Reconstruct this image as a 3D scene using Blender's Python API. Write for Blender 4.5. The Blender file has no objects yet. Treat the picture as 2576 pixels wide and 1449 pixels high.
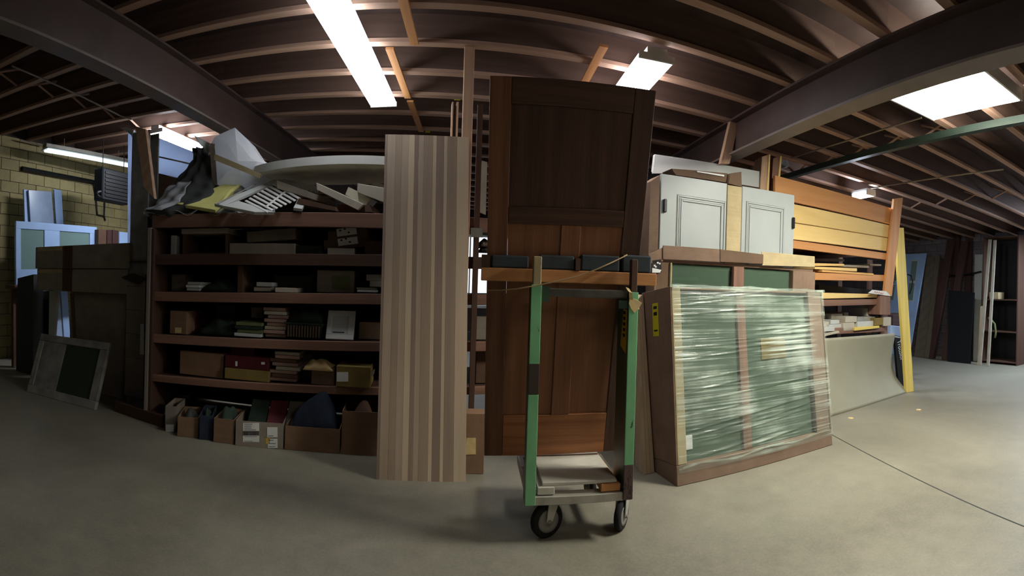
import bpy, bmesh, math, random
from math import sin, cos, tan, atan, pi, radians, hypot
from mathutils import Vector, Matrix
random.seed(7)
S = bpy.context.scene
COL = S.collection

# ------------------------------------------------------------------ camera
F_PX, YAW, ROLL, EYE = 1240.0, -0.0705, 0.03, Vector((0, 0, 1.5))
def _rot(d):
    c, s = cos(ROLL), sin(ROLL)
    x, y, z = c*d[0]-s*d[2], d[1], s*d[0]+c*d[2]
    c, s = cos(YAW), sin(YAW)
    return Vector((c*x-s*y, s*x+c*y, z))
cam_data = bpy.data.cameras.new('camera')
cam = bpy.data.objects.new('camera', cam_data); COL.objects.link(cam)
cam_data.type = 'PANO'
cam_data.panorama_type = 'CENTRAL_CYLINDRICAL'
cam_data.central_cylindrical_range_u_min = -1288.0/F_PX
cam_data.central_cylindrical_range_u_max = 1288.0/F_PX
cam_data.central_cylindrical_range_v_min = -724.5/F_PX
cam_data.central_cylindrical_range_v_max = 724.5/F_PX
cam_data.central_cylindrical_radius = 1.0
cam_data.clip_end = 200
_r, _f, _u = _rot((1, 0, 0)), _rot((0, 1, 0)), _rot((0, 0, 1))
cam.matrix_world = Matrix(((_r.x, _u.x, -_f.x, EYE.x), (_r.y, _u.y, -_f.y, EYE.y), (_r.z, _u.z, -_f.z, EYE.z), (0, 0, 0, 1)))
S.camera = cam

# ------------------------------------------------------------------ world, exposure
W = bpy.data.worlds.new('world'); S.world = W; W.use_nodes = True
W.node_tree.nodes['Background'].inputs[0].default_value = (0.55, 0.65, 0.8, 1)
W.node_tree.nodes['Background'].inputs[1].default_value = 0.02
S.view_settings.view_transform = 'Standard'
S.view_settings.look = 'None'
S.view_settings.gamma = 1.0
S.view_settings.use_curve_mapping = False
S.view_settings.exposure = 0.0
# lens radiance of the fluorescent fixtures (the last three serve added, unseen fill lights)
LAMP = {'middle': 14.0, 'right': 18.0, 'big': 105.0, 'left': 80.0, 'strip': 2.6, 'far': 200.0, 'behind': 9.5, 'side': 110.0, 'leftaisle': 1.5}

# ------------------------------------------------------------------ measuring helpers (a pixel of the photo -> a place in the hall)
def ray(x, y):
    a = (x-1288)/F_PX
    return _rot((sin(a), cos(a), (724.5-y)/F_PX))
def at(x, y, Y):
    d = ray(x, y); return EYE + d*(Y/d.y)
def atX(x, y, X):
    d = ray(x, y); return EYE + d*(X/d.x)
def atZ(x, y, z):
    d = ray(x, y); return EYE + d*((z-EYE.z)/d.z)
class Fr:
    """a local frame: o origin, ex right, ey away from the viewer, ez up"""
    def __init__(s, o, ex=(1, 0, 0), ez=(0, 0, 1)):
        s.o = Vector(o); s.ex = Vector(ex).normalized()
        ez = Vector(ez); s.ez = (ez-s.ex*ez.dot(s.ex)).normalized(); s.ey = s.ez.cross(s.ex)
    def w(s, u, d, v): return s.o+s.ex*u+s.ey*d+s.ez*v
    def px(s, x, y, d=0.0):
        r = ray(x, y); p = s.o+s.ey*d
        k = (p-EYE).dot(s.ey)/r.dot(s.ey)
        q = EYE+r*k-s.o
        return q.dot(s.ex), q.dot(s.ez)
    def pw(s, x, y, d=0.0):
        u, v = s.px(x, y, d); return s.w(u, d, v)
def face_frame(a, b, c):
    """frame of the plane through a (lower left), b (lower right), c (upper left)"""
    a, b, c = Vector(a), Vector(b), Vector(c)
    return Fr(a, b-a, c-a)
WORLD = Fr((0, 0, 0))
RACK = Fr((0, 4.48, 0), (1, 0.125, 0))        # front plane of the long rack

# ------------------------------------------------------------------ mesh builder
BOXF = [(0, 3, 2, 1), (4, 5, 6, 7), (0, 1, 5, 4), (1, 2, 6, 5), (2, 3, 7, 6), (3, 0, 4, 7)]
class MB:
    def __init__(s): s.v, s.f, s.g = [], [], []
    def add(s, vs, fs, gs):
        n = len(s.v); s.v += [Vector(v) for v in vs]; s.g += [tuple(g) for g in gs]
        s.f += [tuple(i+n for i in f) for f in fs]
        return s
    def box(s, fr, u0, u1, d0, d1, v0, v1, grain='u', taper=0):
        loc = [(u0, d0, v0), (u1, d0, v0), (u1, d1, v0), (u0, d1, v0), (u0, d0, v1), (u1, d0, v1), (u1, d1, v1), (u0, d1, v1)]
        r = (random.uniform(-9, 9), random.uniform(-9, 9), random.uniform(-9, 9))
        o = {'u': (0, 1, 2), 'd': (1, 0, 2), 'v': (2, 0, 1)}[grain]
        s.add([fr.w(*p) for p in loc], BOXF, [(p[o[0]]+r[0], p[o[1]]+r[1], p[o[2]]+r[2]) for p in loc])
        return s
    def hexa(s, p, grain='u'):
        """eight corners in box order (front bottom l/r, back bottom r/l, then top)"""
        ex = (p[1]-p[0]).normalized(); ez = (p[4]-p[0]).normalized(); ey = (p[3]-p[0]).normalized()
        r = Vector([random.uniform(-9, 9) for _ in range(3)])
        o = {'u': (ex, ey, ez), 'd': (ey, ex, ez), 'v': (ez, ex, ey)}[grain]
        c = p[0]
        return s.add(p, BOXF, [Vector(((q-c).dot(o[0]), (q-c).dot(o[1]), (q-c).dot(o[2])))+r for q in p])
    def slab(s, bl, br, tr, tl, t, grain='u', back=None):
        """front quad given counter-clockwise from lower left, thickness t away from the viewer"""
        bl, br, tr, tl = map(Vector, (bl, br, tr, tl))
        if back is None:
            n = (br-bl).cross(tl-bl).normalized()
            if n.dot(bl-EYE) < 0: n = -n
        else: n = Vector(back).normalized()
        k = n*t
        return s.hexa([bl, br, br+k, bl+k, tl, tr, tr+k, tl+k], grain)
    def prism(s, pts, t, back=None, grain='u'):
        pts = [Vector(p) for p in pts]; n = len(pts)
        nn = Vector((0, 0, 0))
        for i in range(n): nn += pts[i].cross(pts[(i+1) % n])
        nn.normalize()
        k = Vector(back).normalized()*t if back is not None else (nn if nn.dot(pts[0]-EYE) > 0 else -nn)*t
        ex = (pts[1]-pts[0]).normalized(); ey = k.normalized(); ez = ey.cross(ex)
        if grain == 'v': ex, ez = ez, ex
        r = Vector([random.uniform(-9, 9) for _ in range(3)])
        vs = pts+[p+k for p in pts]
        fs = [tuple(range(n)), tuple(range(2*n-1, n-1, -1))]+[(i, n+i, n+(i+1) % n, (i+1) % n) for i in range(n)]
        return s.add(vs, fs, [Vector(((q-pts[0]).dot(ex), (q-pts[0]).dot(ez), (q-pts[0]).dot(ey)))+r for q in vs])
    def tube(s, pts, r, n=8, caps=True):
        pts = [Vector(p) for p in pts]; rs = r if isinstance(r, (list, tuple)) else [r]*len(pts)
        vs, fs, gs = [], [], []; L = 0; up = Vector((0, 0, 1))
        for i, p in enumerate(pts):
            t = (pts[min(i+1, len(pts)-1)]-pts[max(i-1, 0)]).normalized()
            a = t.cross(up if abs(t.z) < .9 else Vector((1, 0, 0))).normalized(); b = t.cross(a)
            if i: L += (p-pts[i-1]).length
            for k in range(n):
                q = a*cos(2*pi*k/n)*rs[i]+b*sin(2*pi*k/n)*rs[i]
                vs.append(p+q); gs.append((L, q.x, q.y+q.z))
        for i in range(len(pts)-1):
            for k in range(n):
                fs.append((i*n+k, i*n+(k+1) % n, (i+1)*n+(k+1) % n, (i+1)*n+k))
        if caps: fs += [tuple(range(n))[::-1], tuple((len(pts)-1)*n+k for k in range(n))]
        return s.add(vs, fs, gs)
    def lathe(s, o, axis, prof, n=20):
        """prof: (radius, along axis)"""
        o = Vector(o); t = Vector(axis).normalized()
        a = t.cross(Vector((0, 0, 1)) if abs(t.z) < .9 else Vector((1, 0, 0))).normalized(); b = t.cross(a)
        vs, fs = [], []
        for r, h in prof:
            for k in range(n): vs.append(o+t*h+(a*cos(2*pi*k/n)+b*sin(2*pi*k/n))*r)
        m = len(prof)
        for i in range(m-1):
            for k in range(n): fs.append((i*n+k, i*n+(k+1) % n, (i+1)*n+(k+1) % n, (i+1)*n+k))
        fs += [tuple(range(n))[::-1], tuple((m-1)*n+k for k in range(n))]
        return s.add(vs, fs, [v-o for v in vs])
    def surf(s, fn, nu, nv, t=0.0):
        """a sheet fn(a, b) -> point, a and b in 0..1; t gives it thickness (away from the viewer)"""
        P = [[Vector(fn(i/nu, j/nv)) for i in range(nu+1)] for j in range(nv+1)]
        vs = [p for row in P for p in row]; w = nu+1
        gs = [(i/nu, j/nv, 0) for j in range(nv+1) for i in range(nu+1)]
        L = (P[0][-1]-P[0][0]).length; H = (P[-1][0]-P[0][0]).length
        gs = [(a*L, b*H, c) for a, b, c in gs]
        fs = [(j*w+i, j*w+i+1, (j+1)*w+i+1, (j+1)*w+i) for j in range(nv) for i in range(nu)]
        if t:
            n = (P[0][-1]-P[0][0]).cross(P[-1][0]-P[0][0]).normalized()
            if n.dot(P[0][0]-EYE) < 0: n = -n
            m = len(vs); vs = vs+[p+n*t for p in vs]; gs = gs+[(a, b, t) for a, b, c in gs]
            fs += [tuple(i+m for i in f)[::-1] for f in fs]
            rim = [i for i in range(w)]+[j*w+nu for j in range(1, nv+1)]+[nv*w+i for i in range(nu-1, -1, -1)]+[j*w for j in range(nv-1, 0, -1)]
            fs += [(rim[(k+1) % len(rim)], rim[k], rim[k]+m, rim[(k+1) % len(rim)]+m) for k in range(len(rim))]
        return s.add(vs, fs, gs)
    def mesh(s, name, mat, org=Vector((0, 0, 0)), smooth=False, bevel=0.0):
        me = bpy.data.meshes.new(name)
        me.from_pydata([v-org for v in s.v], [], s.f)
        at_ = me.attributes.new('gc', 'FLOAT_VECTOR', 'POINT')
        at_.data.foreach_set('vector', [c for g in s.g for c in g])
        bm = bmesh.new(); bm.from_mesh(me)
        bmesh.ops.recalc_face_normals(bm, faces=bm.faces)
        if bevel:
            bmesh.ops.bevel(bm, geom=list(bm.edges), offset=bevel, offset_type='OFFSET', segments=1, affect='EDGES', clamp_overlap=True)
        bm.to_mesh(me); bm.free()
        if smooth:
            for p in me.polygons: p.use_smooth = True
        if mat: me.materials.append(mat)
        return me
    def build(s, name, mat, parent=None, smooth=False, bevel=0.0, label=None, kind=None):
        if parent is not None:
            org = Vector(parent['_o'])
        else:
            n = max(1, len(s.v)); lo = min(v.z for v in s.v)
            org = Vector((sum(v.x for v in s.v)/n, sum(v.y for v in s.v)/n, lo))
        me = s.mesh(name, mat, org, smooth, bevel)
        o = bpy.data.objects.new(name, me); COL.objects.link(o)
        o['_o'] = tuple(org); MADE.append(o)
        if parent is not None: o.parent = parent
        else: o.location = org
        if label: o['label'] = label
        if kind: o['kind'] = kind
        return o
MADE = []
def thing(name, label, cat, loc, group=None):
    o = bpy.data.objects.new(name, None); COL.objects.link(o)
    o.location = Vector(loc); o['_o'] = tuple(loc); MADE.append(o)
    o.empty_display_size = .1
    return tag(o, label, cat, group)
def tag(o, label, cat, group=None):
    o['label'] = label; o['category'] = cat
    if group: o['group'] = group
    return o
def struct(o):
    o['kind'] = 'structure'; return o
def box(fr, u0, u1, d0, d1, v0, v1, grain='u'): return MB().box(fr, u0, u1, d0, d1, v0, v1, grain)

# ------------------------------------------------------------------ materials
def lin(c):
    c = c/255.0
    return c/12.92 if c <= .04045 else ((c+.055)/1.055)**2.4
def rgb(r, g, b): return (lin(r), lin(g), lin(b), 1)
MATS = {}
class NT:
    def __init__(s, name):
        s.m = bpy.data.materials.new(name); s.m.use_nodes = True; s.t = s.m.node_tree
        s.b = s.t.nodes['Principled BSDF']; s.out = s.t.nodes['Material Output']
    def n(s, typ, **k):
        nd = s.t.nodes.new(typ)
        for a, b in k.items():
            if a.startswith('i_'): nd.inputs[a[2:].replace('_', ' ')].default_value = b
            elif a.startswith('n') and a[1:].isdigit(): nd.inputs[int(a[1:])].default_value = b
            else: setattr(nd, a, b)
        return nd
    def l(s, a, b): s.t.links.new(a, b)
    def coord(s, scale):
        a = s.n('ShaderNodeAttribute', attribute_name='gc')
        m = s.n('ShaderNodeMapping'); m.inputs['Scale'].default_value = scale
        s.l(a.outputs['Vector'], m.inputs['Vector']); return m.outputs['Vector']
    def noise(s, vec, scale=1.0, detail=4.0, rough=.55, dist=0.0):
        n = s.n('ShaderNodeTexNoise'); n.inputs['Scale'].default_value = scale; n.inputs['Detail'].default_value = detail
        n.inputs['Roughness'].default_value = rough; n.inputs['Distortion'].default_value = dist
        s.l(vec, n.inputs['Vector']); return n.outputs['Fac']
    def ramp(s, fac, stops):
        r = s.n('ShaderNodeValToRGB'); e = r.color_ramp.elements
        while len(e) < len(stops): e.new(.5)
        for i, (p, c) in enumerate(stops): e[i].position = p; e[i].color = c if len(c) == 4 else (*c, 1)
        s.l(fac, r.inputs['Fac']); return r.outputs['Color']
    def mix(s, fac, a, b, mode='MIX'):
        m = s.n('ShaderNodeMix', data_type='RGBA', blend_type=mode)
        for sock, v in ((m.inputs[0], fac), (m.inputs[6], a), (m.inputs[7], b)):
            if hasattr(v, 'is_linked') or hasattr(v, 'links'): s.l(v, sock)
            else: sock.default_value = v
        return m.outputs[2]
    def bump(s, h, strength=.2, dist=.01):
        b = s.n('ShaderNodeBump'); b.inputs['Strength'].default_value = strength; b.inputs['Distance'].default_value = dist
        s.l(h, b.inputs['Height']); s.l(b.outputs['Normal'], s.b.inputs['Normal'])
    def vary(s, col, amt):
        """a little difference from object to object"""
        i = s.n('ShaderNodeObjectInfo'); r = s.n('ShaderNodeMapRange')
        r.inputs['To Min'].default_value = 1-amt; r.inputs['To Max'].default_value = 1+amt
        s.l(i.outputs['Random'], r.inputs['Value'])
        h = s.n('ShaderNodeHueSaturation'); s.l(r.outputs['Result'], h.inputs['Value']); s.l(col, h.inputs['Color'])
        return h.outputs['Color']
    def done(s, col=None, rough=.6, spec=.3, metal=0.0):
        if col is not None:
            if hasattr(col, 'links'): s.l(col, s.b.inputs['Base Color'])
            else: s.b.inputs['Base Color'].default_value = col
        s.b.inputs['Roughness'].default_value = rough; s.b.inputs['Specular IOR Level'].default_value = spec
        s.b.inputs['Metallic'].default_value = metal
        return s.m
def wood(name, dark, light, rings=1.0, rough=.55, vary=.12, fine=1.0, spec=.3):
    k = NT(name)
    v = k.coord((.55, 9*rings, 9*rings))
    big = k.noise(v, 1.0, 3, .5, 1.2)
    w = k.n('ShaderNodeTexWave', wave_type='RINGS', rings_direction='X'); w.inputs['Scale'].default_value = .55; w.inputs['Distortion'].default_value = 5.0
    w.inputs['Detail'].default_value = 2.0; w.inputs['Detail Scale'].default_value = .8
    k.l(v, w.inputs['Vector'])
    f = k.noise(k.coord((3.0, 170*fine, 170*fine)), 1.0, 2, .6)
    c1 = k.ramp(big, [(.25, dark), (.75, light)])
    c2 = k.mix(.4, c1, k.ramp(w.outputs['Fac'], [(.0, dark), (1, light)]))
    c3 = k.mix(.35, c2, k.ramp(f, [(.3, dark), (.7, light)]))
    k.bump(f, .15, .002)
    return k.done(k.vary(c3, vary), rough, spec)
def plain(name, col, rough=.6, spec=.3, metal=0.0, mottle=.18, scale=6.0, vary=.08, bump=0.0):
    k = NT(name)
    n = k.noise(k.coord((scale, scale, scale)), 1.0, 4, .6)
    lo = tuple(c*(1-mottle) for c in col[:3])+(1,); hi = tuple(min(1, c*(1+mottle)) for c in col[:3])+(1,)
    c = k.ramp(n, [(.3, lo), (.7, hi)])
    if bump: k.bump(n, bump, .01)
    return k.done(k.vary(c, vary), rough, spec, metal)
def emit(name, col, strength):
    k = NT(name)
    k.b.inputs['Base Color'].default_value = (.8, .8, .8, 1); k.b.inputs['Emission Color'].default_value = (*col, 1)
    k.b.inputs['Emission Strength'].default_value = strength
    return k.m
def cardboard(name, col, vary=.1):
    k = NT(name)
    flute = k.noise(k.coord((1.5, 60, 60)), 1.0, 2, .5)
    spot = k.noise(k.coord((5, 5, 5)), 1.0, 4, .6)
    lo = tuple(c*.8 for c in col[:3])+(1,); hi = tuple(min(1, c*1.15) for c in col[:3])+(1,)
    c = k.mix(.25, k.ramp(spot, [(.3, lo), (.7, hi)]), k.ramp(flute, [(.3, lo), (.7, hi)]))
    k.bump(spot, .1, .01)
    return k.done(k.vary(c, vary), .85, .15)
def chipped(name, paint, bare, amount=.5, rough=.45):
    k = NT(name)
    n = k.noise(k.coord((9, 22, 22)), 1.0, 6, .7)
    m = k.ramp(n, [(amount, (0, 0, 0)), (amount+.02, (1, 1, 1))])
    s = k.noise(k.coord((3, 6, 6)), 1.0, 4, .6)
    pc = k.ramp(s, [(.3, tuple(c*.72 for c in paint[:3])+(1,)), (.7, paint)])
    k.bump(m, .3, .003)
    return k.done(k.mix(m, pc, bare), rough, .4)

M = {}
M['floor'] = None
def floor_mat():
    k = NT('polished_concrete')
    g = k.n('ShaderNodeTexCoord').outputs['Object']
    a = k.noise(g, .55, 5, .6, .6); b = k.noise(g, 7.0, 5, .65); c = k.noise(g, 60, 3, .6)
    c1 = k.ramp(a, [(.3, rgb(110, 106, 95)), (.7, rgb(148, 143, 128))])
    c2 = k.mix(.25, c1, k.ramp(b, [(.3, rgb(92, 87, 76)), (.7, rgb(158, 150, 130))]))
    c3 = k.mix(.12, c2, k.ramp(c, [(.35, rgb(70, 66, 58)), (.7, rgb(165, 158, 140))]))
    k.bump(b, .04, .01)
    r = k.n('ShaderNodeMapRange'); r.inputs['To Min'].default_value = .34; r.inputs['To Max'].default_value = .6
    k.l(b, r.inputs['Value']); m = k.done(c3, .45, .4); k.l(r.outputs['Result'], k.b.inputs['Roughness'])
    return m
M['floor'] = floor_mat()
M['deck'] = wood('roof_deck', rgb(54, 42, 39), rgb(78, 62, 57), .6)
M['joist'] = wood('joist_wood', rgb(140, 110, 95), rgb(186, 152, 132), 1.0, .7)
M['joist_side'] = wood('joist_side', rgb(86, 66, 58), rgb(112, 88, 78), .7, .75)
M['batten'] = wood('batten_wood', rgb(170, 112, 66), rgb(205, 150, 98), 1.0)
M['steel'] = plain('red_primer_steel', rgb(80, 64, 60), .5, .4, 0, .2, 3, .03)
M['steel_flange'] = plain('grey_flange_steel', rgb(120, 108, 102), .5, .4, 0, .15, 3, .03)
M['pipe'] = plain('galvanised_pipe', rgb(140, 130, 118), .4, .5, .6)
M['greenpipe'] = plain('dark_green_pipe', rgb(48, 62, 54), .5, .4)
M['block_left'] = plain('cream_block', rgb(165, 152, 110), .8, .2, 0, .12, 5, .07, .1)
M['block_right'] = plain('grey_block', rgb(116, 108, 112), .8, .2, 0, .2, 5, .1, .1)
M['wall_dark'] = plain('dark_wall_paint', rgb(70, 62, 60), .8, .2)
M['white'] = plain('white_paint', rgb(205, 205, 200), .45, .4, 0, .06, 4, .04)
M['greywhite'] = plain('grey_white_primer', rgb(186, 188, 184), .5, .35, 0, .06, 4, .03)
M['doorwhite'] = plain('door_primer', rgb(164, 170, 168), .45, .4, 0, .04, 3, .02)
M['paleblue'] = plain('pale_blue_primer', rgb(165, 195, 240), .5, .35, 0, .08, 3, .04)
M['bluewrap'] = plain('blue_white_wrap', rgb(165, 185, 215), .25, .5, 0, .12, 4, .05, .1)
M['black'] = plain('black_paint', rgb(20, 20, 22), .45, .4, 0, .2)
M['blackheater'] = plain('black_heater', rgb(24, 27, 32), .6, .3, 0, .2)
M['darkgrey'] = plain('dark_grey', rgb(58, 60, 58), .7, .3)
M['greysteel'] = plain('grey_steel', rgb(120, 118, 110), .4, .5, .5, .2, 8)
M['palesteel'] = plain('pale_worn_steel', rgb(176, 172, 160), .5, .4, .2, .2, 9)
M['handle'] = plain('dull_steel_bar', rgb(96, 92, 86), .4, .5, .4, .25, 10)
M['column'] = plain('worn_grey_paint', rgb(138, 136, 130), .6, .3, 0, .35, 5)
M['card'] = cardboard('cardboard', rgb(134, 106, 84))
M['card_dark'] = cardboard('dark_cardboard', rgb(106, 86, 70))
M['card_grey'] = cardboard('grey_cardboard', rgb(136, 126, 114))
M['card_olive'] = cardboard('olive_cardboard', rgb(126, 108, 62))
M['card_crate'] = cardboard('crate_cardboard', rgb(128, 106, 90), .04)
M['card_light'] = cardboard('light_cardboard', rgb(176, 160, 124), .05)
M['rack'] = wood('rack_lumber', rgb(108, 78, 66), rgb(146, 110, 92), .8, .7, .08)
M['rack_dark'] = wood('rack_dark_lumber', rgb(66, 46, 38), rgb(92, 66, 52), .8, .75, .08)
M['rack_grey'] = wood('weathered_lumber', rgb(120, 110, 104), rgb(165, 152, 142), .8, .75, .05)  # paler grey lumber of the left front upright
M['pine'] = wood('fresh_pine', rgb(190, 140, 78), rgb(226, 178, 110), .6, .6, .06)
M['pine_orange'] = wood('orange_pine', rgb(182, 122, 74), rgb(214, 156, 100), .5, .6, .05)
M['pine_yellow'] = wood('yellow_pine', rgb(205, 178, 84), rgb(232, 206, 116), .6, .6, .05)
M['pine_pale'] = wood('pale_pine', rgb(214, 178, 110), rgb(236, 206, 140), .5, .6, .04)
M['yellowboard'] = plain('yellow_board', rgb(214, 210, 130), .6, .3, 0, .1, 5, .03)
M['stud'] = wood('stud_wood', rgb(164, 130, 106), rgb(200, 166, 138), .8, .65, .06)
M['moulding'] = plain('primed_moulding', rgb(176, 168, 152), .6, .3, 0, .14, 4, .08)
M['oak_dark'] = wood('dark_oak_stain', rgb(56, 38, 32), rgb(102, 74, 60), 1.1, .5, .03, .8)  # upper door parts: the dimmer light up there is put into the colour
M['oak_mid'] = wood('brown_oak_stain', rgb(126, 78, 50), rgb(186, 126, 82), 1.1, .5, .03, .8)  # bottom rail: warm light on the lower door is put into the colour
M['oak_stile'] = wood('oak_stile_stain', rgb(92, 58, 42), rgb(146, 102, 74), 1.1, .5, .03, .8)  # stile tone midway between the painted dim and warm oak
M['oak_panel'] = wood('oak_panel_stain', rgb(120, 78, 54), rgb(162, 112, 80), .8, .5, .03, .8)  # lower panels and muntin, with the same warm light in their colour
STAVES = []
for i, (a, b) in enumerate([((114, 98, 90), (136, 118, 107)), ((148, 130, 113), (172, 152, 131)), ((136, 118, 102), (158, 138, 118)), ((122, 105, 92), (146, 126, 110)),
                            ((172, 152, 129), (192, 172, 147)), ((104, 88, 79), (126, 108, 95))]):
    STAVES.append(wood('stave_wood_%s' % 'abcdef'[i], rgb(*a), rgb(*b), .6, .6, .03, .7))
M['stave_pale'] = wood('pale_stave', rgb(176, 156, 128), rgb(206, 188, 160), .8, .6, .04)
M['green'] = chipped('chipped_green_paint', rgb(136, 204, 150), rgb(58, 50, 40), .66)
M['green_dark'] = chipped('dark_green_paint', rgb(64, 84, 68), rgb(50, 42, 36), .62)  # same chipped green, with the shade inside the posts put into its colour
M['green_worn'] = chipped('worn_green_paint', rgb(78, 66, 58), rgb(56, 104, 66), .70)
M['rust'] = chipped('rusty_brown_steel', rgb(96, 74, 72), rgb(60, 44, 40), .55)
M['foam'] = plain('dark_foam_pad', rgb(66, 72, 76), .9, .1)
M['deckboard'] = plain('pale_deck_board', rgb(200, 194, 182), .7, .25, 0, .14, 5, .03)
M['rubber'] = plain('tyre_rubber', rgb(34, 33, 32), .75, .2)
M['hub'] = plain('grey_hub', rgb(130, 126, 120), .5, .4, .2)
M['tape'] = plain('masking_tape', rgb(222, 196, 142), .7, .2, 0, .1, 20)
M['twine'] = plain('beige_twine', rgb(176, 148, 112), .8, .2)
M['sticker'] = plain('yellow_sticker', rgb(206, 166, 52), .5, .3, 0, .1, 9)
M['yellowlabel'] = plain('yellow_label', rgb(210, 200, 40), .5, .3, 0, .08, 9)
M['paper'] = plain('white_paper', rgb(222, 224, 220), .7, .2, 0, .05, 9)
M['ink'] = plain('dark_ink', rgb(40, 38, 36), .7, .2)
M['redink'] = plain('red_ink', rgb(170, 40, 40), .7, .2)
M['plywood'] = plain('grey_hardboard', rgb(150, 146, 126), .6, .25, 0, .05, 3, .02)
M['burgundy'] = plain('burgundy_cover', rgb(84, 28, 36), .6, .3)
M['red'] = plain('dull_red_folder', rgb(110, 48, 54), .6, .3)
M['navy'] = plain('dark_navy_cloth', rgb(44, 52, 66), .8, .2, 0, .25, 5, .05, .2)
M['darkgreen'] = plain('dark_green_cloth', rgb(46, 58, 50), .8, .2, 0, .3, 5, .05, .2)
M['olive'] = plain('olive_book', rgb(104, 112, 74), .7, .2)
M['pinkish'] = plain('dusty_pink_cover', rgb(160, 132, 122), .7, .2)
M['brown'] = plain('brown_board', rgb(98, 74, 60), .7, .2)
M['darkplank'] = wood('dark_stained_plank', rgb(58, 40, 38), rgb(86, 62, 58), .8, .5, .08)
M['greyplank'] = wood('grey_plank', rgb(92, 84, 74), rgb(120, 110, 96), .8, .6, .08)
M['wbeige'] = plain('beige_underside', rgb(206, 200, 178), .7, .25, 0, .2, 3, .03)
M['lens_middle'] = emit('lens_middle', (.90, .95, 1.0), LAMP['middle'])
M['lens_right'] = emit('lens_right', (1.0, .95, .97), LAMP['right'])
M['lens_big'] = emit('lens_big', (1.0, .98, .86), LAMP['big'])
M['lens_left'] = emit('lens_left', (.88, .93, 1.0), LAMP['left'])
M['lens_strip'] = emit('lens_strip', (.72, .92, 1.0), LAMP['strip'])
M['lens_far'] = emit('lens_far', (.75, .85, 1.0), LAMP['far'])
M['lens_behind'] = emit('lens_behind', (1.0, .93, .80), LAMP['behind'])
M['lens_side'] = emit('lens_side', (.68, .82, 1.0), LAMP['side'])
M['lens_leftaisle'] = emit('lens_leftaisle', (.86, .92, 1.0), LAMP['leftaisle'])
M['daylight'] = emit('daylight_pane', (.82, .90, 1.0), 1.6)

def glass_mat(name, col, alpha):
    k = NT(name)
    tr = k.n('ShaderNodeBsdfTransparent'); tr.inputs[0].default_value = col
    gl = k.n('ShaderNodeBsdfGlossy'); gl.inputs['Roughness'].default_value = .04; gl.inputs['Color'].default_value = (.8, .88, .82, 1)
    df = k.n('ShaderNodeBsdfDiffuse'); df.inputs['Color'].default_value = (col[0]*.30, col[1]*.36, col[2]*.31, 1)
    a = k.n('ShaderNodeMixShader'); a.inputs[0].default_value = alpha
    k.l(tr.outputs[0], a.inputs[1]); k.l(df.outputs[0], a.inputs[2])
    fr = k.n('ShaderNodeFresnel'); fr.inputs[0].default_value = 1.5
    b = k.n('ShaderNodeMixShader'); k.l(fr.outputs[0], b.inputs[0]); k.l(a.outputs[0], b.inputs[1]); k.l(gl.outputs[0], b.inputs[2])
    k.l(b.outputs[0], k.out.inputs[0])
    return k.m
M['glass_green'] = glass_mat('green_tinted_glass', (.46, .60, .48, 1), .5)
M['glass_dark'] = glass_mat('dark_glass', (.18, .22, .20, 1), .5)
M['glass_blue'] = glass_mat('grey_blue_glass', (.7, .88, 1.0, 1), .9)
def film_mat(name, body, streak_dir, amount, tint):
    """clear stretch film: clear skin, milky where it bunches up in drawn-out folds"""
    k = NT(name)
    a = k.n('ShaderNodeAttribute', attribute_name='gc')
    m = k.n('ShaderNodeMapping'); m.inputs['Rotation'].default_value = (0, 0, streak_dir); m.inputs['Scale'].default_value = (.22, 46, 1)
    k.l(a.outputs['Vector'], m.inputs['Vector'])
    n1 = k.noise(m.outputs[0], 1.0, 3, .55, .15)
    n2 = k.noise(a.outputs['Vector'], 1.6, 3, .5)
    mul = k.n('ShaderNodeMath', operation='MULTIPLY'); k.l(n1, mul.inputs[0]); k.l(n2, mul.inputs[1])
    fac = k.ramp(mul.outputs[0], [(.22, (body,)*3), (.40, (amount,)*3)])  # streak whiteness: bunched film plus highlights put into the colour
    tr = k.n('ShaderNodeBsdfTransparent'); tr.inputs[0].default_value = (.97, .99, .98, 1)
    pb = k.b; pb.inputs['Base Color'].default_value = tint; pb.inputs['Roughness'].default_value = .22; pb.inputs['Specular IOR Level'].default_value = .8
    k.bump(n1, .7, .012)
    mx = k.n('ShaderNodeMixShader'); k.l(fac, mx.inputs[0]); k.l(tr.outputs[0], mx.inputs[1]); k.l(pb.outputs[0], mx.inputs[2])
    k.l(mx.outputs[0], k.out.inputs[0])
    return k.m
M['film'] = film_mat('stretch_film', .10, radians(-7), .75, rgb(210, 222, 208))
M['wrap'] = film_mat('crinkled_wrap', .55, radians(60), .95, rgb(205, 208, 212))
def wrap_mat(name='white_wrap', c1=None, c2=None, amt=.5):
    k = NT(name)
    n = k.noise(k.coord((4, 22, 8)), 1.0, 4, .6, .4); k.bump(n, .6, .015)
    k.done(c1 or rgb(242, 244, 248), .3, .6)
    tl = k.n('ShaderNodeBsdfTranslucent'); tl.inputs[0].default_value = c2 or rgb(240, 244, 252)
    mx = k.n('ShaderNodeMixShader'); mx.inputs[0].default_value = amt
    k.l(k.b.outputs[0], mx.inputs[1]); k.l(tl.outputs[0], mx.inputs[2]); k.l(mx.outputs[0], k.out.inputs[0])
    return k.m
M['wrapwhite'] = wrap_mat()
M['bluetrans'] = wrap_mat('blue_translucent_wrap', rgb(196, 212, 240), rgb(215, 228, 250), .65)

# ------------------------------------------------------------------ the hall
XL, XR, YF, YB = -7.3, 10.75, -4.0, 14.0
CEIL0, SLOPE = 3.62, 0.05          # underside of the joists at x = 0, fall towards the right
def ceil_z(x): return CEIL0-SLOPE*x
fl = struct(MB().box(WORLD, XL-.1, XR+.1, YF, YB, -.12, 0).build('floor', M['floor']))
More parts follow.
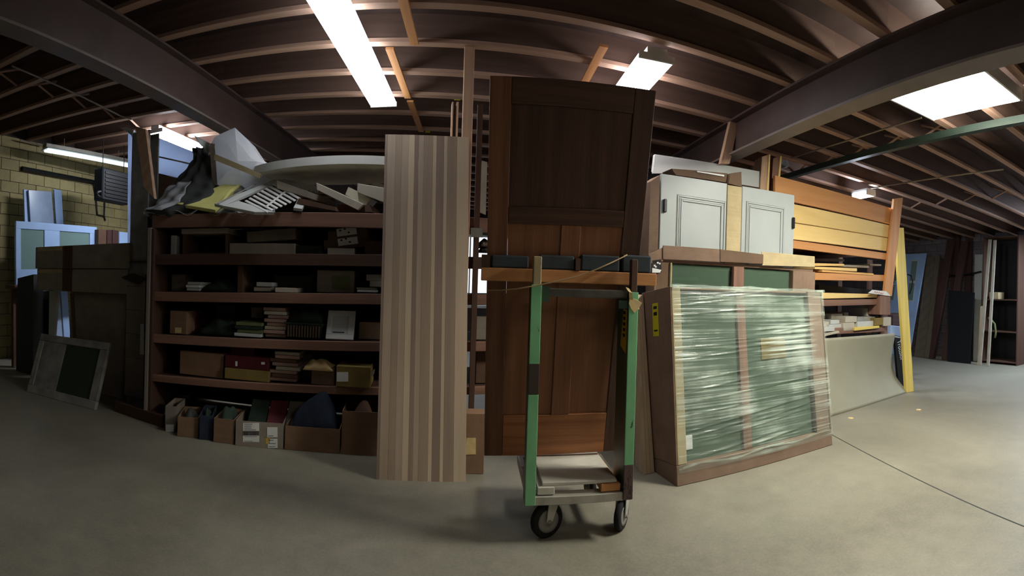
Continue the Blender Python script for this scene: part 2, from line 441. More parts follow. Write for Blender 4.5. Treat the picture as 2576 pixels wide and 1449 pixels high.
# sawn joint in the slab and brass floor plugs
jp = [atZ(2104, 1100, 0), atZ(2300, 1190, 0), atZ(2540, 1310, 0)]
dj = (jp[2]-jp[0]).normalized(); jn = Vector((0, 0, 1)).cross(dj)
a0, a1 = jp[0]-dj*.1, jp[2]+dj*4
MB().hexa([a0-jn*.006+Vector((0, 0, .0005)), a1-jn*.006+Vector((0, 0, .0005)), a1+jn*.006+Vector((0, 0, .0005)), a0+jn*.006+Vector((0, 0, .0005)),
           a0-jn*.006+Vector((0, 0, .002)), a1-jn*.006+Vector((0, 0, .002)), a1+jn*.006+Vector((0, 0, .002)), a0+jn*.006+Vector((0, 0, .002))]).build('floor_joint', M['darkgrey'], fl)
for (x, y) in ((2311, 1031), (2140, 1052)):
    MB().lathe(atZ(x, y, 0), (0, 0, 1), [(.035, .0), (.032, .006), (.012, .008)], 14).build('floor_plug', M['tape'], fl)

CF = Fr((0, 0, CEIL0), (1, 0, -SLOPE))
JH, JW = .26, .062
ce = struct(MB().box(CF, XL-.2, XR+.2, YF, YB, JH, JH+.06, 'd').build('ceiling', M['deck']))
BL = (-3.04, -2.86, CEIL0+.14-.49, CEIL0+.14)        # left beam x0 x1 z0 z1
BR = (2.68, 2.87, 1.5+1.575, CEIL0-.14)
jy0, jst = 4.37, .61
spans = [(XL, BL[1]-.02), (BL[1]-.02, BR[0]+.02), (BR[0]+.02, XR)]
mesh_of = {}
for n in range(-12, 16):
    y = jy0+n*jst
    for k, (xa, xb) in enumerate(spans):
        if y < -1.0: continue
        if k not in mesh_of:
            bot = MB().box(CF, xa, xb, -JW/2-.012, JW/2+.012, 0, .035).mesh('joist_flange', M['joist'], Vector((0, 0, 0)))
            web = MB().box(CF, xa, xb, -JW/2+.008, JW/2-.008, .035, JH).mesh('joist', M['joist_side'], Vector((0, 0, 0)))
            mesh_of[k] = (web, bot)
        org = Vector(ce['_o'])
        o = bpy.data.objects.new('joist', mesh_of[k][0]); COL.objects.link(o); o.parent = ce; o.location = Vector((0, y, 0))-org; o['_o'] = tuple(org)
        b = bpy.data.objects.new('joist_flange', mesh_of[k][1]); COL.objects.link(b); b.parent = o
# flat battens nailed across the joists of the middle bay, crossed bridging in the outer bays
def batten(x, y0, y1, w=.075, mat='batten'):
    MB().box(CF, x-w/2, x+w/2, y0, y1, -.022, -.001, 'd').build('batten', M[mat], ce)
u = CF.px
def ceil_hit(x, y, dz=0):
    r = ray(x, y)   # on the sloping underside
    k = (CEIL0-1.5+dz)/(r.z+SLOPE*r.x); return EYE+r*k
for (xa, ya, xb, yb) in ((995, 118, 1014, 243), (1043, 252, 1050, 328), (1503, 108, 1486, 206)):
    p, q = ceil_hit(xa, ya), ceil_hit(xb, yb)
    batten((p.x+q.x)/2, min(p.y, q.y), max(p.y, q.y))
batten(-.62, 2.0, 4.35)
def bridging(x, n):
    y = jy0+n*jst
    for sgn in (0, 1):
        z0, z1 = (.03, JH-.03) if sgn else (JH-.03, .03)
        a, b = CF.w(x+sgn*.05, y+.03, z0), CF.w(x+sgn*.05, y+jst-.03, z1)
        a.x, b.x = x+sgn*.05, x+sgn*.05
        MB().tube([a, b], .018, 4).build('bridging_strut', M['joist'], ce)
for n in range(-2, 9):
    bridging(-5.1, n); bridging(4.6, n); bridging(7.4, n)
def ibeam(x0, x1, z0, z1, label, name='steel_beam'):
    xc = (x0+x1)/2; t = .022
    th = thing(name, label, 'beam', (xc, 5, z0))
    MB().box(WORLD, x0, x1, YF+.05, YB-.05, z0, z0+t, 'd').build('flange', M['steel_flange'], th)
    MB().box(WORLD, x0, x1, YF+.05, YB-.05, z1-t, z1, 'd').build('flange', M['steel'], th)
    MB().box(WORLD, xc-.008, xc+.008, YF+.05, YB-.05, z0+t, z1-t, 'd').build('web', M['steel'], th)
ibeam(*BL, 'red-brown steel beam across the ceiling on the left, above the wrapped bundles')
ibeam(*BR, 'red-brown steel beam across the ceiling on the right, above the white doors')
# far thin beam and conduits in the right bay
p, q = ceil_hit(2000, 434, -.06), ceil_hit(2528, 320, -.06)
xm = (p.x+q.x)/2
o = MB().box(WORLD, xm-.04, xm+.04, YF+.05, YB-.05, ceil_z(xm)-.09, ceil_z(xm)-.012, 'd').build('purlin', M['greenpipe']); tag(o, 'dark green steel purlin under the ceiling far to the right', 'beam')
def conduit(pts, r, label, mat='pipe'):
    o = MB().tube(pts, r, 8).build('conduit', M[mat]); tag(o, label, 'pipe'); return o
conduit([ceil_hit(30, 166, -.03), ceil_hit(200, 240, -.03), ceil_hit(300, 290, -.03), ceil_hit(330, 300, -.03)], .012, 'thin conduit under the ceiling joists left of the left steel beam')
conduit([ceil_hit(1990, 398, -.05), ceil_hit(2150, 348, -.05), ceil_hit(2318, 296, -.05)], .011, 'thin conduit running up to the large light panel on the right')
conduit([ceil_hit(2190, 474, -.06), ceil_hit(2525, 426, -.06)], .012, 'thin conduit behind the far small lamp on the right')
conduit([ceil_hit(52, 352, -.05), ceil_hit(110, 368, -.05)], .012, 'short conduit feeding the open tube strip light on the left')

# walls: block courses
def block_wall(name, X, side, mat, y0, y1, vis, fr_in):
    base = struct(MB().box(WORLD, min(X, X+side*.2), max(X, X+side*.2), YF, YB, -.1, 4.2, 'd').build(name, M['wall_dark']))
    blk = MB(); n = 0
    H, L = .2, .4
    for r in range(0, 20):
        off = (r % 2)*L/2
        y = YF
        while y < YB:
            a, b = y+off+.006, y+off+L-.006
            z0, z1 = r*H+.005, (r+1)*H-.005
            if z1 < ceil_z(X)+.2:
                dd = random.uniform(.012, .018)
                args = (min(X, X-side*dd), max(X, X-side*dd), a, min(b, YB), z0, z1, 'd')
                if vis and vis[0] < y < vis[1] and vis[2] < z0 < vis[3]:
                    MB().box(WORLD, *args).build('block', mat, base)
                else: blk.box(WORLD, *args)
            y += L
    blk.build('block_field', mat, base, kind='stuff')
    return base
block_wall('wall_left', XL, -1, M['block_left'], YF, YB, (4.8, 10.5, 1.7, 3.9), None)
block_wall('wall_right', XR, 1, M['block_right'], YF, YB, (4.8, 10.4, .9, 3.0), None)
struct(MB().box(WORLD, XL, XR, YB, YB+.2, -.1, 4.3).build('wall_back', M['wall_dark']))
struct(MB().box(WORLD, XL, XR, YF-.2, YF, -.1, 4.3).build('wall_front', M['wall_dark']))
# daylight window in the back wall, seen through the open rack bay
c = at(1206, 660, YB-.1)
wn = struct(box(WORLD, c.x-.9, c.x+.9, YB-.06, YB-.02, .9, 3.0).build('window_1', M['white']))
MB().box(WORLD, c.x-.8, c.x+.8, YB-.075, YB-.06, 1.0, 2.9).build('pane', M['daylight'], wn)
for k in (-.27, .27): MB().box(WORLD, c.x+k-.02, c.x+k+.02, YB-.10, YB-.075, 1.0, 2.9).build('glazing_bar', M['white'], wn)

# ------------------------------------------------------------------ lamps
def troffer(label, x0, x1, y0, y1, z, lens, name='fluorescent_light', h=.09, rail=.018, group=None):
    th = thing(name, label, 'light', ((x0+x1)/2, (y0+y1)/2, z))
    k = (x1-x0)*(.22 if lens in ('lens_middle', 'lens_left', 'lens_right') else .03)
    MB().box(WORLD, x0+k, x1-k, y0, y1, z+.041, z+h, 'd').build('housing', M['white'], th)
    MB().box(WORLD, x0, x1, y0+.021, y1-.021, z-.012, z+.04, 'd').build('diffuser', M[lens], th, bevel=.012)
    for a in (y0, y1-.02): MB().box(WORLD, x0-.002, x1+.002, a, a+.02, z-.014, z+.0405).build('end_cap', M['white'], th)
    return th
def hang(x): return ceil_z(x)-.11
troffer('long fluorescent light right of the left steel beam, above the round tabletop', -1.29, -.99, 3.25, 5.62, hang(-1.1), 'lens_middle')
troffer('short fluorescent light above the top right of the big dark oak door', 1.25, 1.56, 3.83, 5.05, hang(1.4), 'lens_right')
a, b, c, d = [atZ(x, y, hang(4.1)) for x, y in ((2258, 247), (2460, 166), (2528, 256), (2338, 306))]
bx0, bx1, by0, by1 = (a.x+b.x)/2, (c.x+d.x)/2, (b.y+c.y)/2-.10, (a.y+d.y)/2
troffer('large square fluorescent light panel at the far right of the ceiling', bx0, bx1, by0, by1, hang(4.1), 'lens_big')
p, q = atZ(385, 332, hang(-4.2)), atZ(508, 379, hang(-4.2))
troffer('fluorescent light behind the leaning stud at the left, over the blue wrapped panel', (p.x+q.x)/2-.13, (p.x+q.x)/2+.13, p.y, q.y, hang(-4.2), 'lens_left')
zs = hang(-5.6)-.1
p, q = atZ(112, 378, zs), atZ(338, 420, zs)
th = thing('strip_light', 'open tube strip light hanging in front of the cream block wall', 'light', (p.x, p.y, zs))
dv = (q-p).normalized(); SF = Fr(p, dv); Ln = (q-p).length
MB().box(SF, 0, Ln, -.07, .07, .05, .11).build('housing', M['greysteel'], th)
MB().prism([SF.w(0, -.13, .02), SF.w(0, .13, .02), SF.w(0, .07, .05), SF.w(0, -.07, .05)], Ln, dv).build('reflector', M['white'], th)
for k in (-.05, .05): MB().tube([SF.w(.03, k, 0), SF.w(Ln-.03, k, 0)], .019, 8).build('tube', M['lens_strip'], th)
for k in (.4, Ln-.4):
    t = SF.w(k, 0, .11); MB().tube([t, Vector((t.x, t.y, ceil_z(t.x)))], .006, 6).build('hanger', M['pipe'], th)
p, q = atZ(216, 439, zs-.05), atZ(268, 450, zs-.05)
th = thing('strip_light', 'short dim strip light beside the black heater, farther off', 'light', (p.x, p.y, zs))
SF2 = Fr(p, q-p)
MB().box(SF2, 0, (q-p).length, -.06, .06, .03, .09).build('housing', M['greysteel'], th); MB().tube([SF2.w(.02, 0, 0), SF2.w((q-p).length-.02, 0, 0)], .019, 8).build('tube', M['lens_strip'], th)
for k in (.1, .5):
    t = SF2.w(k, 0, .09); MB().tube([t, Vector((t.x, t.y, ceil_z(t.x)))], .006, 6).build('hanger', M['pipe'], th)
p = atZ(2172, 493, hang(7.4))
troffer('small distant fluorescent light above the right end of the yellow boards', p.x-.10, p.x+.10, p.y-.18, p.y+.18, hang(7.4), 'lens_far')
# added fill lights for brightness, out of view: behind the viewer and past both edges
for (x, y, w, lens, where) in ((2.25, -.1, .3, 'lens_behind', 'behind the viewer, nearer the cart'), (6.4, -1.2, .3, 'lens_behind', 'behind the viewer, farther right'),
                               (9.6, 3.5, .3, 'lens_side', 'out past the right edge by the right wall'), (-5.3, 1.7, .2, 'lens_leftaisle', 'out past the left edge by the cream wall')):
    troffer('fluorescent light of the aisle '+where, x-w, x+w, y-.6, y+.6, hang(x), lens)

# ------------------------------------------------------------------ the long lumber rack, left bays
def rk(x, y, d=0.0): return RACK.px(x, y, d)
RD = 1.1                                             # depth of the rack
rack = thing('storage_rack', 'long rough lumber storage rack with five shelves on the left, behind the pale striped slab', 'rack', RACK.w(-1.5, .5, 0))
uL = rk(384, 780)[0]; uM = rk(1176, 400)[0]; uR = rk(1232, 560)[0]+1.3
SHELF = []                                           # (z at left end, z at right end) of each shelf top
for (yl, yr, yb, mat) in ((541, 538, 575, 'rack'), (640, 641, 671, 'rack_dark'), (734, 739, 766, 'rack'), (842, 860, 884, 'rack'), (944, 974, 986, 'rack')):
    uA, zA = rk(410, yl); uB, zB = rk(962, yr)
    _, zC = rk(962, yb)
    k = (zB-zA)/(uB-uA); h = max(.07, zB-zC)
    z = lambda u, zA=zA, uA=uA, k=k: zA+k*(u-uA)
    SHELF.append((z, h))
    l, r = uL-.02, uR
    p = [RACK.w(l, -.02, z(l)-h), RACK.w(r, -.02, z(r)-h), RACK.w(r, .03, z(r)-h), RACK.w(l, .03, z(l)-h), RACK.w(l, -.02, z(l)), RACK.w(r, -.02, z(r)), RACK.w(r, .03, z(r)), RACK.w(l, .03, z(l))]
    MB().hexa(p).build('shelf_rail', M[mat], rack, bevel=.004)
    p = [RACK.w(l, .03, z(l)-.035), RACK.w(r, .03, z(r)-.035), RACK.w(r, RD, z(r)-.035), RACK.w(l, RD, z(l)-.035), RACK.w(l, .03, z(l)-.005), RACK.w(r, .03, z(r)-.005), RACK.w(r, RD, z(r)-.005), RACK.w(l, RD, z(l)-.005)]
    MB().hexa(p).build('shelf', M['rack_dark'], rack)
zt = SHELF[0][0]
MB().box(RACK, uL-.045, uL+.0, -.065, .0+.03, 0, zt(uL)-SHELF[0][1], 'v').build('upright', M['rack_grey'], rack, bevel=.004, label='greyed front upright at the left end')
MB().box(RACK, uL+.0, uL+.03, -.06, .25, 0, zt(uL)-SHELF[0][1]-.01, 'v').build('upright', M['rack_dark'], rack)
MB().box(RACK, uL-.03, uL+.05, RD-.1, RD, 0, zt(uL)+.4, 'v').build('upright', M['rack_dark'], rack)
MB().box(RACK, uL-.02, uM-.15, RD+.001, RD+.02, .02, zt(uM)-.02).build('back_board', M['rack_dark'], rack)  # added backing that keeps the bays dark; the rack itself is open behind
MB().box(RACK, uL-.05, uL-.03, .03, RD, .1, zt(uL)-.05, 'd').build('side_board', M['rack_dark'], rack)
# tall post to the ceiling, with its darker second post to the right
ph = ceil_z(-.1)-.004
a0, _ = rk(1161, 300); a1, _ = rk(1186, 300)
MB().box(RACK, a0, a1, -.11, -.065, 0, ph, 'v').build('post', M['stud'], rack, bevel=.004, label='tall pale post up to the ceiling')
b0, _ = rk(1187, 700); b1, _ = rk(1200, 700)
MB().box(RACK, b0, b1, -.07, .02-.045, 0, rk(1195, 268)[1], 'v').build('post', M['rack_dark'], rack, label='darker post beside the tall one')
for (x0, x1, yt) in ((1139, 1143, 256), (1152, 1157, 256)):
    l, _ = rk(x0, 400); r, _ = rk(x1, 400)
    MB().box(RACK, l, r, .35, .45, zt(l), RACK.px(x0, yt, .35)[1], 'v').build('stake', M['stud'], rack)
l, _ = rk(1143, 400); r, _ = rk(1152, 400)
MB().box(RACK, l, r, .37, .40, zt(l), RACK.px(1147, 266, .37)[1], 'v').build('stake', M['rack_dark'], rack)
# back edge of rack behind the door: right end
MB().box(RACK, uR-.05, uR, -.02+.055, .06, 0, zt(uR)-.1, 'v').build('upright', M['rack_dark'], rack)
MB().box(RACK, uR-.05, uR, RD-.06, RD, 0, zt(uR)-.1, 'v').build('upright', M['rack_dark'], rack)

# ---- things on the shelves ------------------------------------------------
def cell(x0, y0, x1, y1, d, depth, name, mat, label, cat, lid=None, sit=None, tilt=0.0, group=None, bevel=.004, parent=None):
    """a box-like thing whose front fills pixels x0..x1, y0..y1 at distance d behind the rack front; sit = shelf index it rests on"""
    u0, vt = RACK.px(x0, y0, d); u1, vt2 = RACK.px(x1, y0, d)
    vb = RACK.px((x0+x1)/2, y1, d)[1]; vt = (vt+vt2)/2
    if sit is not None:
        vb = SHELF[sit][0]((u0+u1)/2)+.0005+abs(SHELF[sit][0](u0)-SHELF[sit][0](u1))/2 if sit >= 0 else .001
        if vt < vb+.02: vt = vb+.04
    m = MB()
    if tilt:
        c = (u0+u1)/2; f = Fr(RACK.w(c, d, vb), RACK.ex*cos(tilt)+RACK.ez*sin(tilt), RACK.ez)
        m.box(f, u0-c, u1-c, 0, depth, 0, vt-vb)
    else: m.box(RACK, u0, u1, d, d+depth, vb, vt)
    if parent is not None: return m.build(name, M[mat], parent, bevel=bevel)
    o = m.build(name, M[mat], bevel=bevel); tag(o, label, cat, group)
    o['_box'] = (u0, u1, d, depth, vb, vt, tilt)
    return o
def sheet_on(parent, x0, y0, x1, y1, d, name='label', mat='paper', lines=0, org_tilt=0.0):
    """a paper label glued on a box front"""
    bl, br, tr, tl = [RACK.pw(x, y, d-.003) for x, y in ((x0, y1), (x1, y1), (x1, y0), (x0, y0))]
    if org_tilt:
        c = (bl+tr)/2
        r = Matrix.Rotation(-org_tilt, 3, RACK.ey); bl, br, tr, tl = [c+r @ (p-c) for p in (bl, br, tr, tl)]
    o = MB().slab(bl, br, tr, tl, .002).build(name, M[mat], parent)
    if lines:
        m = MB()
        for k in range(lines):
            a = .18+.64*k/max(1, lines-1)
            e = random.uniform(.45, .9)
            P_ = lambda s, t: bl.lerp(br, s).lerp(tl.lerp(tr, s), t)-RACK.ey*.0015
            m.slab(P_(.1, a-.04), P_(.1+.8*e, a-.04), P_(.1+.8*e, a+.03), P_(.1, a+.03), .001)
        m.build('print', M['ink'], parent, kind='stuff')
    return o
def stack_of(x0, y0, x1, y1, n, d, depth, mats, label, cat, group, names='board', sit=None, jitter=10):
    """n thin things lying on one another: every one a thing of its own"""
    out = []
    uc0, vt = RACK.px(x0, y0, d); uc1, vb = RACK.px(x1, y1, d)
    if sit is not None: vb = SHELF[sit][0]((uc0+uc1)/2)+.012 if sit >= 0 else .001
    h = (vt-vb)/n
    where = ['at the bottom', 'second from the bottom', 'third from the bottom', 'fourth from the bottom', 'fifth from the bottom', 'sixth from the bottom', 'seventh from the bottom', 'eighth from the bottom']
    for k in range(n):
        j = random.uniform(-jitter, jitter)*.0025
        o = MB().box(RACK, uc0+j, uc1+j*.5, d+random.uniform(0, .03), d+depth, vb+k*h+.0003, vb+(k+1)*h-h*.12).build(names, M[mats[k % len(mats)]], bevel=.002)
        w = 'on top' if k == n-1 else where[min(k, 7)]
        tag(o, label % w, cat, group); out.append(o)
    return out
# first bay under the top deck (shelf 1)
cell(430, 592, 443, 634, .12, .10, 'wood_offcut', 'greywhite', 'small pale offcut standing upright at the left of the second shelf', 'offcut', sit=1)
bx = thing('drawer_box', 'dark open box with pale board top on the left of the second shelf', 'box', RACK.w(-2.4, .2, SHELF[1][0](-2.4)))
u0, vt = RACK.px(460, 589, .12); u1, _ = RACK.px(572, 589, .12); vb = SHELF[1][0]((u0+u1)/2)+.01
MB().box(RACK, u0, u0+.02, .12, .5, vb, vt).build('side_panel', M['brown'], bx); MB().box(RACK, u1-.02, u1, .12, .5, vb, vt).build('side_panel', M['brown'], bx)
MB().box(RACK, u0+.02, u1-.02, .48, .5, vb, vt).build('back_panel', M['black'], bx)
vt2 = RACK.px(516, 574, .1)[1]
MB().box(RACK, u0-.01, u1+.01, .10, .55, vt, vt2).build('top_board', M['moulding'], bx, bevel=.004)
MB().box(RACK, u0+.02, u1-.02, .15, .48, vb, vb+.012).build('bottom_panel', M['brown'], bx)
cell(577, 612, 742, 633, .15, .4, 'board', 'moulding', 'long tan board lying flat in the middle of the second shelf', 'board', sit=1)
cell(622, 578, 745, 606, .2, .3, 'folded_sheet', 'card_grey', 'dim grey folded sheet lying tilted above the long tan board', 'sheet', tilt=.07)
cell(745, 618, 812, 634, .18, .3, 'board', 'darkgrey', 'short dark grey board right of the long tan board', 'board', sit=1)
cell(824, 624, 892, 635, .10, .3, 'moulding_strip', 'moulding', 'pale strip lying in front of the two labelled cartons', 'strip', sit=1)
for (x0, y0, x1, y1, lx0, ly0, lx1, ly1, w) in ((816, 600, 935, 624, 850, 598, 900, 616, 'lower'), (826, 578, 925, 600, 847, 573, 897, 592, 'upper')):
    o = cell(x0, y0, x1, y1, .16, .5, 'flat_carton', 'card_dark', '%s of two slim brown cartons with a white end label' % w, 'carton', tilt=.09)
    lb = sheet_on(o, lx0, ly0, lx1, ly1, .155, 'label', 'paper', 0, .13)
    m = MB()
    for (fx, fy) in ((.12, .45), (.55, .7), (.35, .25)):
        a = RACK.pw(lx0+(lx1-lx0)*fx, ly0+(ly1-ly0)*fy, .150); m.slab(a, a+RACK.ex*.02, a+RACK.ex*.02+RACK.ez*.014, a+RACK.ez*.014, .001)
    m.build('print', M['ink'], o, kind='stuff')
cell(918, 606, 968, 634, .12, .4, 'carton', 'card_dark', 'small reddish brown carton at the right end of the second shelf', 'carton', sit=1)
# shelf 2
cell(432, 690, 466, 718, .3, .2, 'carton', 'card_grey', 'small grey carton at the left of the third shelf', 'carton', sit=2)
stack_of(470, 708, 501, 733, 3, .08, .3, ['greywhite', 'paper'], 'pale sample board %s of the short white stack on the third shelf', 'board', 'white sample boards on the third shelf', 'sample_board', 2, 6)
def heap(x0, y0, x1, y1, d, depth, name, mat, label, cat, sit=None, base=None, n=22, rough=.12, group=None, seed=0):
    """a soft heap: a closed, lumpy mound"""
    rnd = random.Random(seed+int(x0*7+y0))
    u0, vt = RACK.px(x0, y0, d); u1, vb = RACK.px(x1, y1, d)
    if sit is not None: vb = SHELF[sit][0]((u0+u1)/2)+.012
    if base is not None: vb = base
    ph = [(rnd.uniform(0, 6.3), rnd.uniform(1, 3.5), rnd.uniform(1, 3.5)) for _ in range(5)]
    m = MB(); vs, fs, gs = [], [], []; nu, nv = n, 14
    for j in range(nv+1):
        for i in range(nu+1):
            s, t = i/nu, j/nv
            e = (max(0, sin(pi*s))**.45)*(max(0, sin(pi*t))**.45)
            k = 1+sum(rough*sin(a+b*6*s+c*5*t) for a, b, c in ph)/2.2
            z = vb+(vt-vb)*e*max(.2, k)
            p = RACK.w(u0+(u1-u0)*s, d+depth*t, z); vs.append(p); gs.append((s*(u1-u0), t*depth, z))
    w = nu+1
    fs = [(j*w+i, j*w+i+1, (j+1)*w+i+1, (j+1)*w+i) for j in range(nv) for i in range(nu)]
    m.add(vs, fs, gs)
    rim = [i for i in range(w)]+[j*w+nu for j in range(1, nv+1)]+[nv*w+i for i in range(nu-1, -1, -1)]+[j*w for j in range(nv-1, 0, -1)]
    m.f.append(tuple(rim[::-1]))
    o = m.build(name, M[mat], smooth=True); tag(o, label, cat, group); return o
heap(505, 700, 598, 736, .12, .45, 'cloth_heap', 'darkgreen', 'dark green cloth heap left of the brown divider on the third shelf', 'cloth', 2)
cell(598, 668, 612, 735, .1, .5, 'divider_board', 'brown', 'brown divider board standing upright on the third shelf', 'board', sit=2)
stack_of(641, 708, 682, 730, 2, .1, .3, ['moulding', 'greywhite'], 'pale sample board %s of the low pile right of the brown divider', 'board', 'pale boards right of the divider', 'sample_board', 2, 8)
cell(692, 724, 748, 738, .03, .25, 'sample_board', 'moulding', 'pale board overhanging the front of the third shelf', 'board', sit=2)
cell(690, 692, 794, 726, .3, .4, 'carton', 'darkgrey', 'dark grey carton behind the overhanging pale board', 'carton', sit=2)
o = cell(798, 680, 892, 736, .14, .45, 'carton', 'card_grey', 'large grey carton with a square end patch on the third shelf', 'carton', sit=2)
sheet_on(o, 836, 694, 880, 728, .14, 'label', 'olive')
stack_of(897, 722, 944, 734, 2, .06, .3, ['paper', 'moulding'], 'white strip %s of the pair at the right of the third shelf', 'strip', 'white strips at the right of the third shelf', 'strip', 2, 6)
cell(922, 690, 975, 706, .12, .3, 'sample_board', 'greywhite', 'pale board high at the right end of the third shelf', 'board', tilt=.03)
cell(930, 707, 980, 722, .12, .3, 'sample_board', 'greywhite', 'pale board under the highest one at the right of the third shelf', 'board')
# shelf 3
o = cell(428, 782, 470, 842, .1, .35, 'carton', 'card', 'tall brown carton with taped corner at the left of the fourth shelf', 'carton', sit=3)
sheet_on(o, 440, 824, 456, 838, .1, 'tape_patch', 'tape')
cell(471, 784, 495, 842, .3, .3, 'carton', 'burgundy', 'dark maroon carton right of the tall taped carton', 'carton', sit=3)
heap(498, 800, 598, 848, .1, .4, 'cloth_heap', 'darkgreen', 'dark heap of cloth in the left half of the fourth shelf', 'cloth', 3)
cell(545, 768, 590, 800, .4, .3, 'carton', 'darkgreen', 'dark green carton at the back of the fourth shelf', 'carton')
stack_of(588, 808, 655, 850, 4, .05, .3, ['greywhite', 'olive', 'darkgreen', 'olive'], 'thin book %s of the greenish pile on the fourth shelf', 'book', 'greenish books on the fourth shelf', 'book', 3, 14)
stack_of(668, 772, 718, 852, 8, .08, .3, ['pinkish', 'pinkish', 'moulding', 'pinkish'], 'pinkish sample book %s of the tall pile on the fourth shelf', 'book', 'pinkish books on the fourth shelf', 'book', 3, 10)
cell(632, 773, 660, 800, .3, .2, 'carton', 'card_grey', 'small grey carton behind the tall pile of pinkish books', 'carton')
bk = thing('basket', 'dark woven basket heaped with cloth on the fourth shelf', 'basket', RACK.w(rk(770, 840)[0], .2, SHELF[3][0](-1.5)))
u0, v1 = RACK.px(719, 814, .08); u1, _ = RACK.px(812, 814, .08); v0 = SHELF[3][0]((u0+u1)/2)+.012
MB().prism([RACK.w(u0+.03, .10, v0), RACK.w(u1-.03, .10, v0), RACK.w(u1, .07, v1), RACK.w(u0, .07, v1)], .35, RACK.ey).build('body', M['darkgrey'], bk, bevel=.006)
m = MB()
for k in range(12):
    a = u0+.03+(u1-u0-.06)*k/11; m.box(RACK, a-.006, a+.006, .06, .072, v0+.01, v1-.01, 'v')
m.build('stave', M['card_dark'], bk, kind='stuff')
MB().box(RACK, u0-.01, u1+.01, .055, .43, v1, v1+.015).build('rim', M['darkgreen'], bk)
heap(722, 772, 812, 812, .10, .33, 'cloth_heap', 'darkgreen', 'dark cloth heaped in the woven basket', 'cloth', base=v1+.016)
# pale framed panel leaning
f1 = thing('framed_door', 'pale framed cabinet door sample leaning on the right of the fourth shelf', 'door', RACK.w(rk(858, 850)[0], .05, SHELF[3][0](-1.2)))
zb = SHELF[3][0](rk(858, 850)[0])+.012
BLp, BRp = RACK.pw(819, 848, .03), RACK.pw(889, 854, .03)
BLp.z = BRp.z = zb
FP = face_frame(BLp, BRp, RACK.pw(826, 781, .16)); a = (BRp-BLp).length; h = FP.px(860, 782)[1]
MB().box(FP, 0, a, 0, .02, 0, h).build('leaf', M['greywhite'], f1, bevel=.005)
for (q0, q1, r0, r1) in ((.0, a, 0, .05), (0, a, h-.05, h), (0, .045, .05, h-.05), (a-.06, a, .05, h-.05)): MB().box(FP, q0, q1, -.008, 0, r0, r1).build('rail', M['white'], f1, bevel=.003)
MB().box(FP, .06, a*.65, -.003, 0, .065, .075).build('groove', M['darkgrey'], f1)
cell(903, 812, 965, 858, .15, .35, 'carton', 'card_dark', 'brown carton at the right end of the fourth shelf', 'carton', sit=3)
# shelf 4
cell(453, 886, 562, 960, .08, .5, 'carton', 'card', 'brown carton at the left of the fifth shelf', 'carton', sit=4)
o = cell(565, 930, 677, 968, .03, .4, 'flat_carton', 'card_olive', 'low tan carton under the burgundy folders', 'carton', sit=4)
tb = o['_box'][5]
o = cell(566, 897, 676, 929, .05, .4, 'folder_box', 'burgundy', 'wide burgundy folder box lying on the low tan carton', 'folder')
for (x0, y0, x1, y1) in ((592, 909, 597, 921), (657, 911, 666, 917)): sheet_on(o, x0, y0, x1, y1, .05, 'clasp', 'paper')
cell(582, 868, 640, 896, .12, .3, 'folder_box', 'burgundy', 'smaller burgundy folder box on top of the wide one', 'folder')
stack_of(686, 882, 748, 968, 8, .05, .32, ['pinkish', 'brown', 'pinkish', 'moulding'], 'dusty sample board %s of the tall stack on the fifth shelf', 'board', 'dusty boards stacked on the fifth shelf', 'sample_board', 4, 14)
cell(758, 890, 785, 965, .3, .3, 'carton', 'card_grey', 'grey carton behind the crumpled paper on the fifth shelf', 'carton', sit=4)
o = cell(784, 924, 842, 978, .02, .35, 'carton', 'card_dark', 'brown carton with crumpled paper spilling out on the fifth shelf', 'carton', sit=4)
heap(762, 905, 838, 936, .0, .2, 'crumpled_paper', 'tape', 'crumpled cream paper hanging over the brown carton', 'paper', base=o['_box'][5]-.03, rough=.3)
cell(842, 884, 930, 925, .45, .3, 'cloth_bundle', 'darkgreen', 'dark green bundle behind the olive carton', 'cloth', sit=4)
o = cell(846, 922, 932, 990, -.06, .38, 'carton', 'card_olive', 'olive carton with a square white label overhanging the fifth shelf', 'carton', sit=4)
sheet_on(o, 847, 936, 876, 960, -.06, 'label', 'paper')
l, v = RACK.px(934, 928, -.04)
MB().slab(RACK.pw(931, 952, -.06), RACK.pw(941, 940, -.09), RACK.pw(943, 928, -.09), RACK.pw(932, 936, -.06), .003).build('flap', M['card_light'], o)
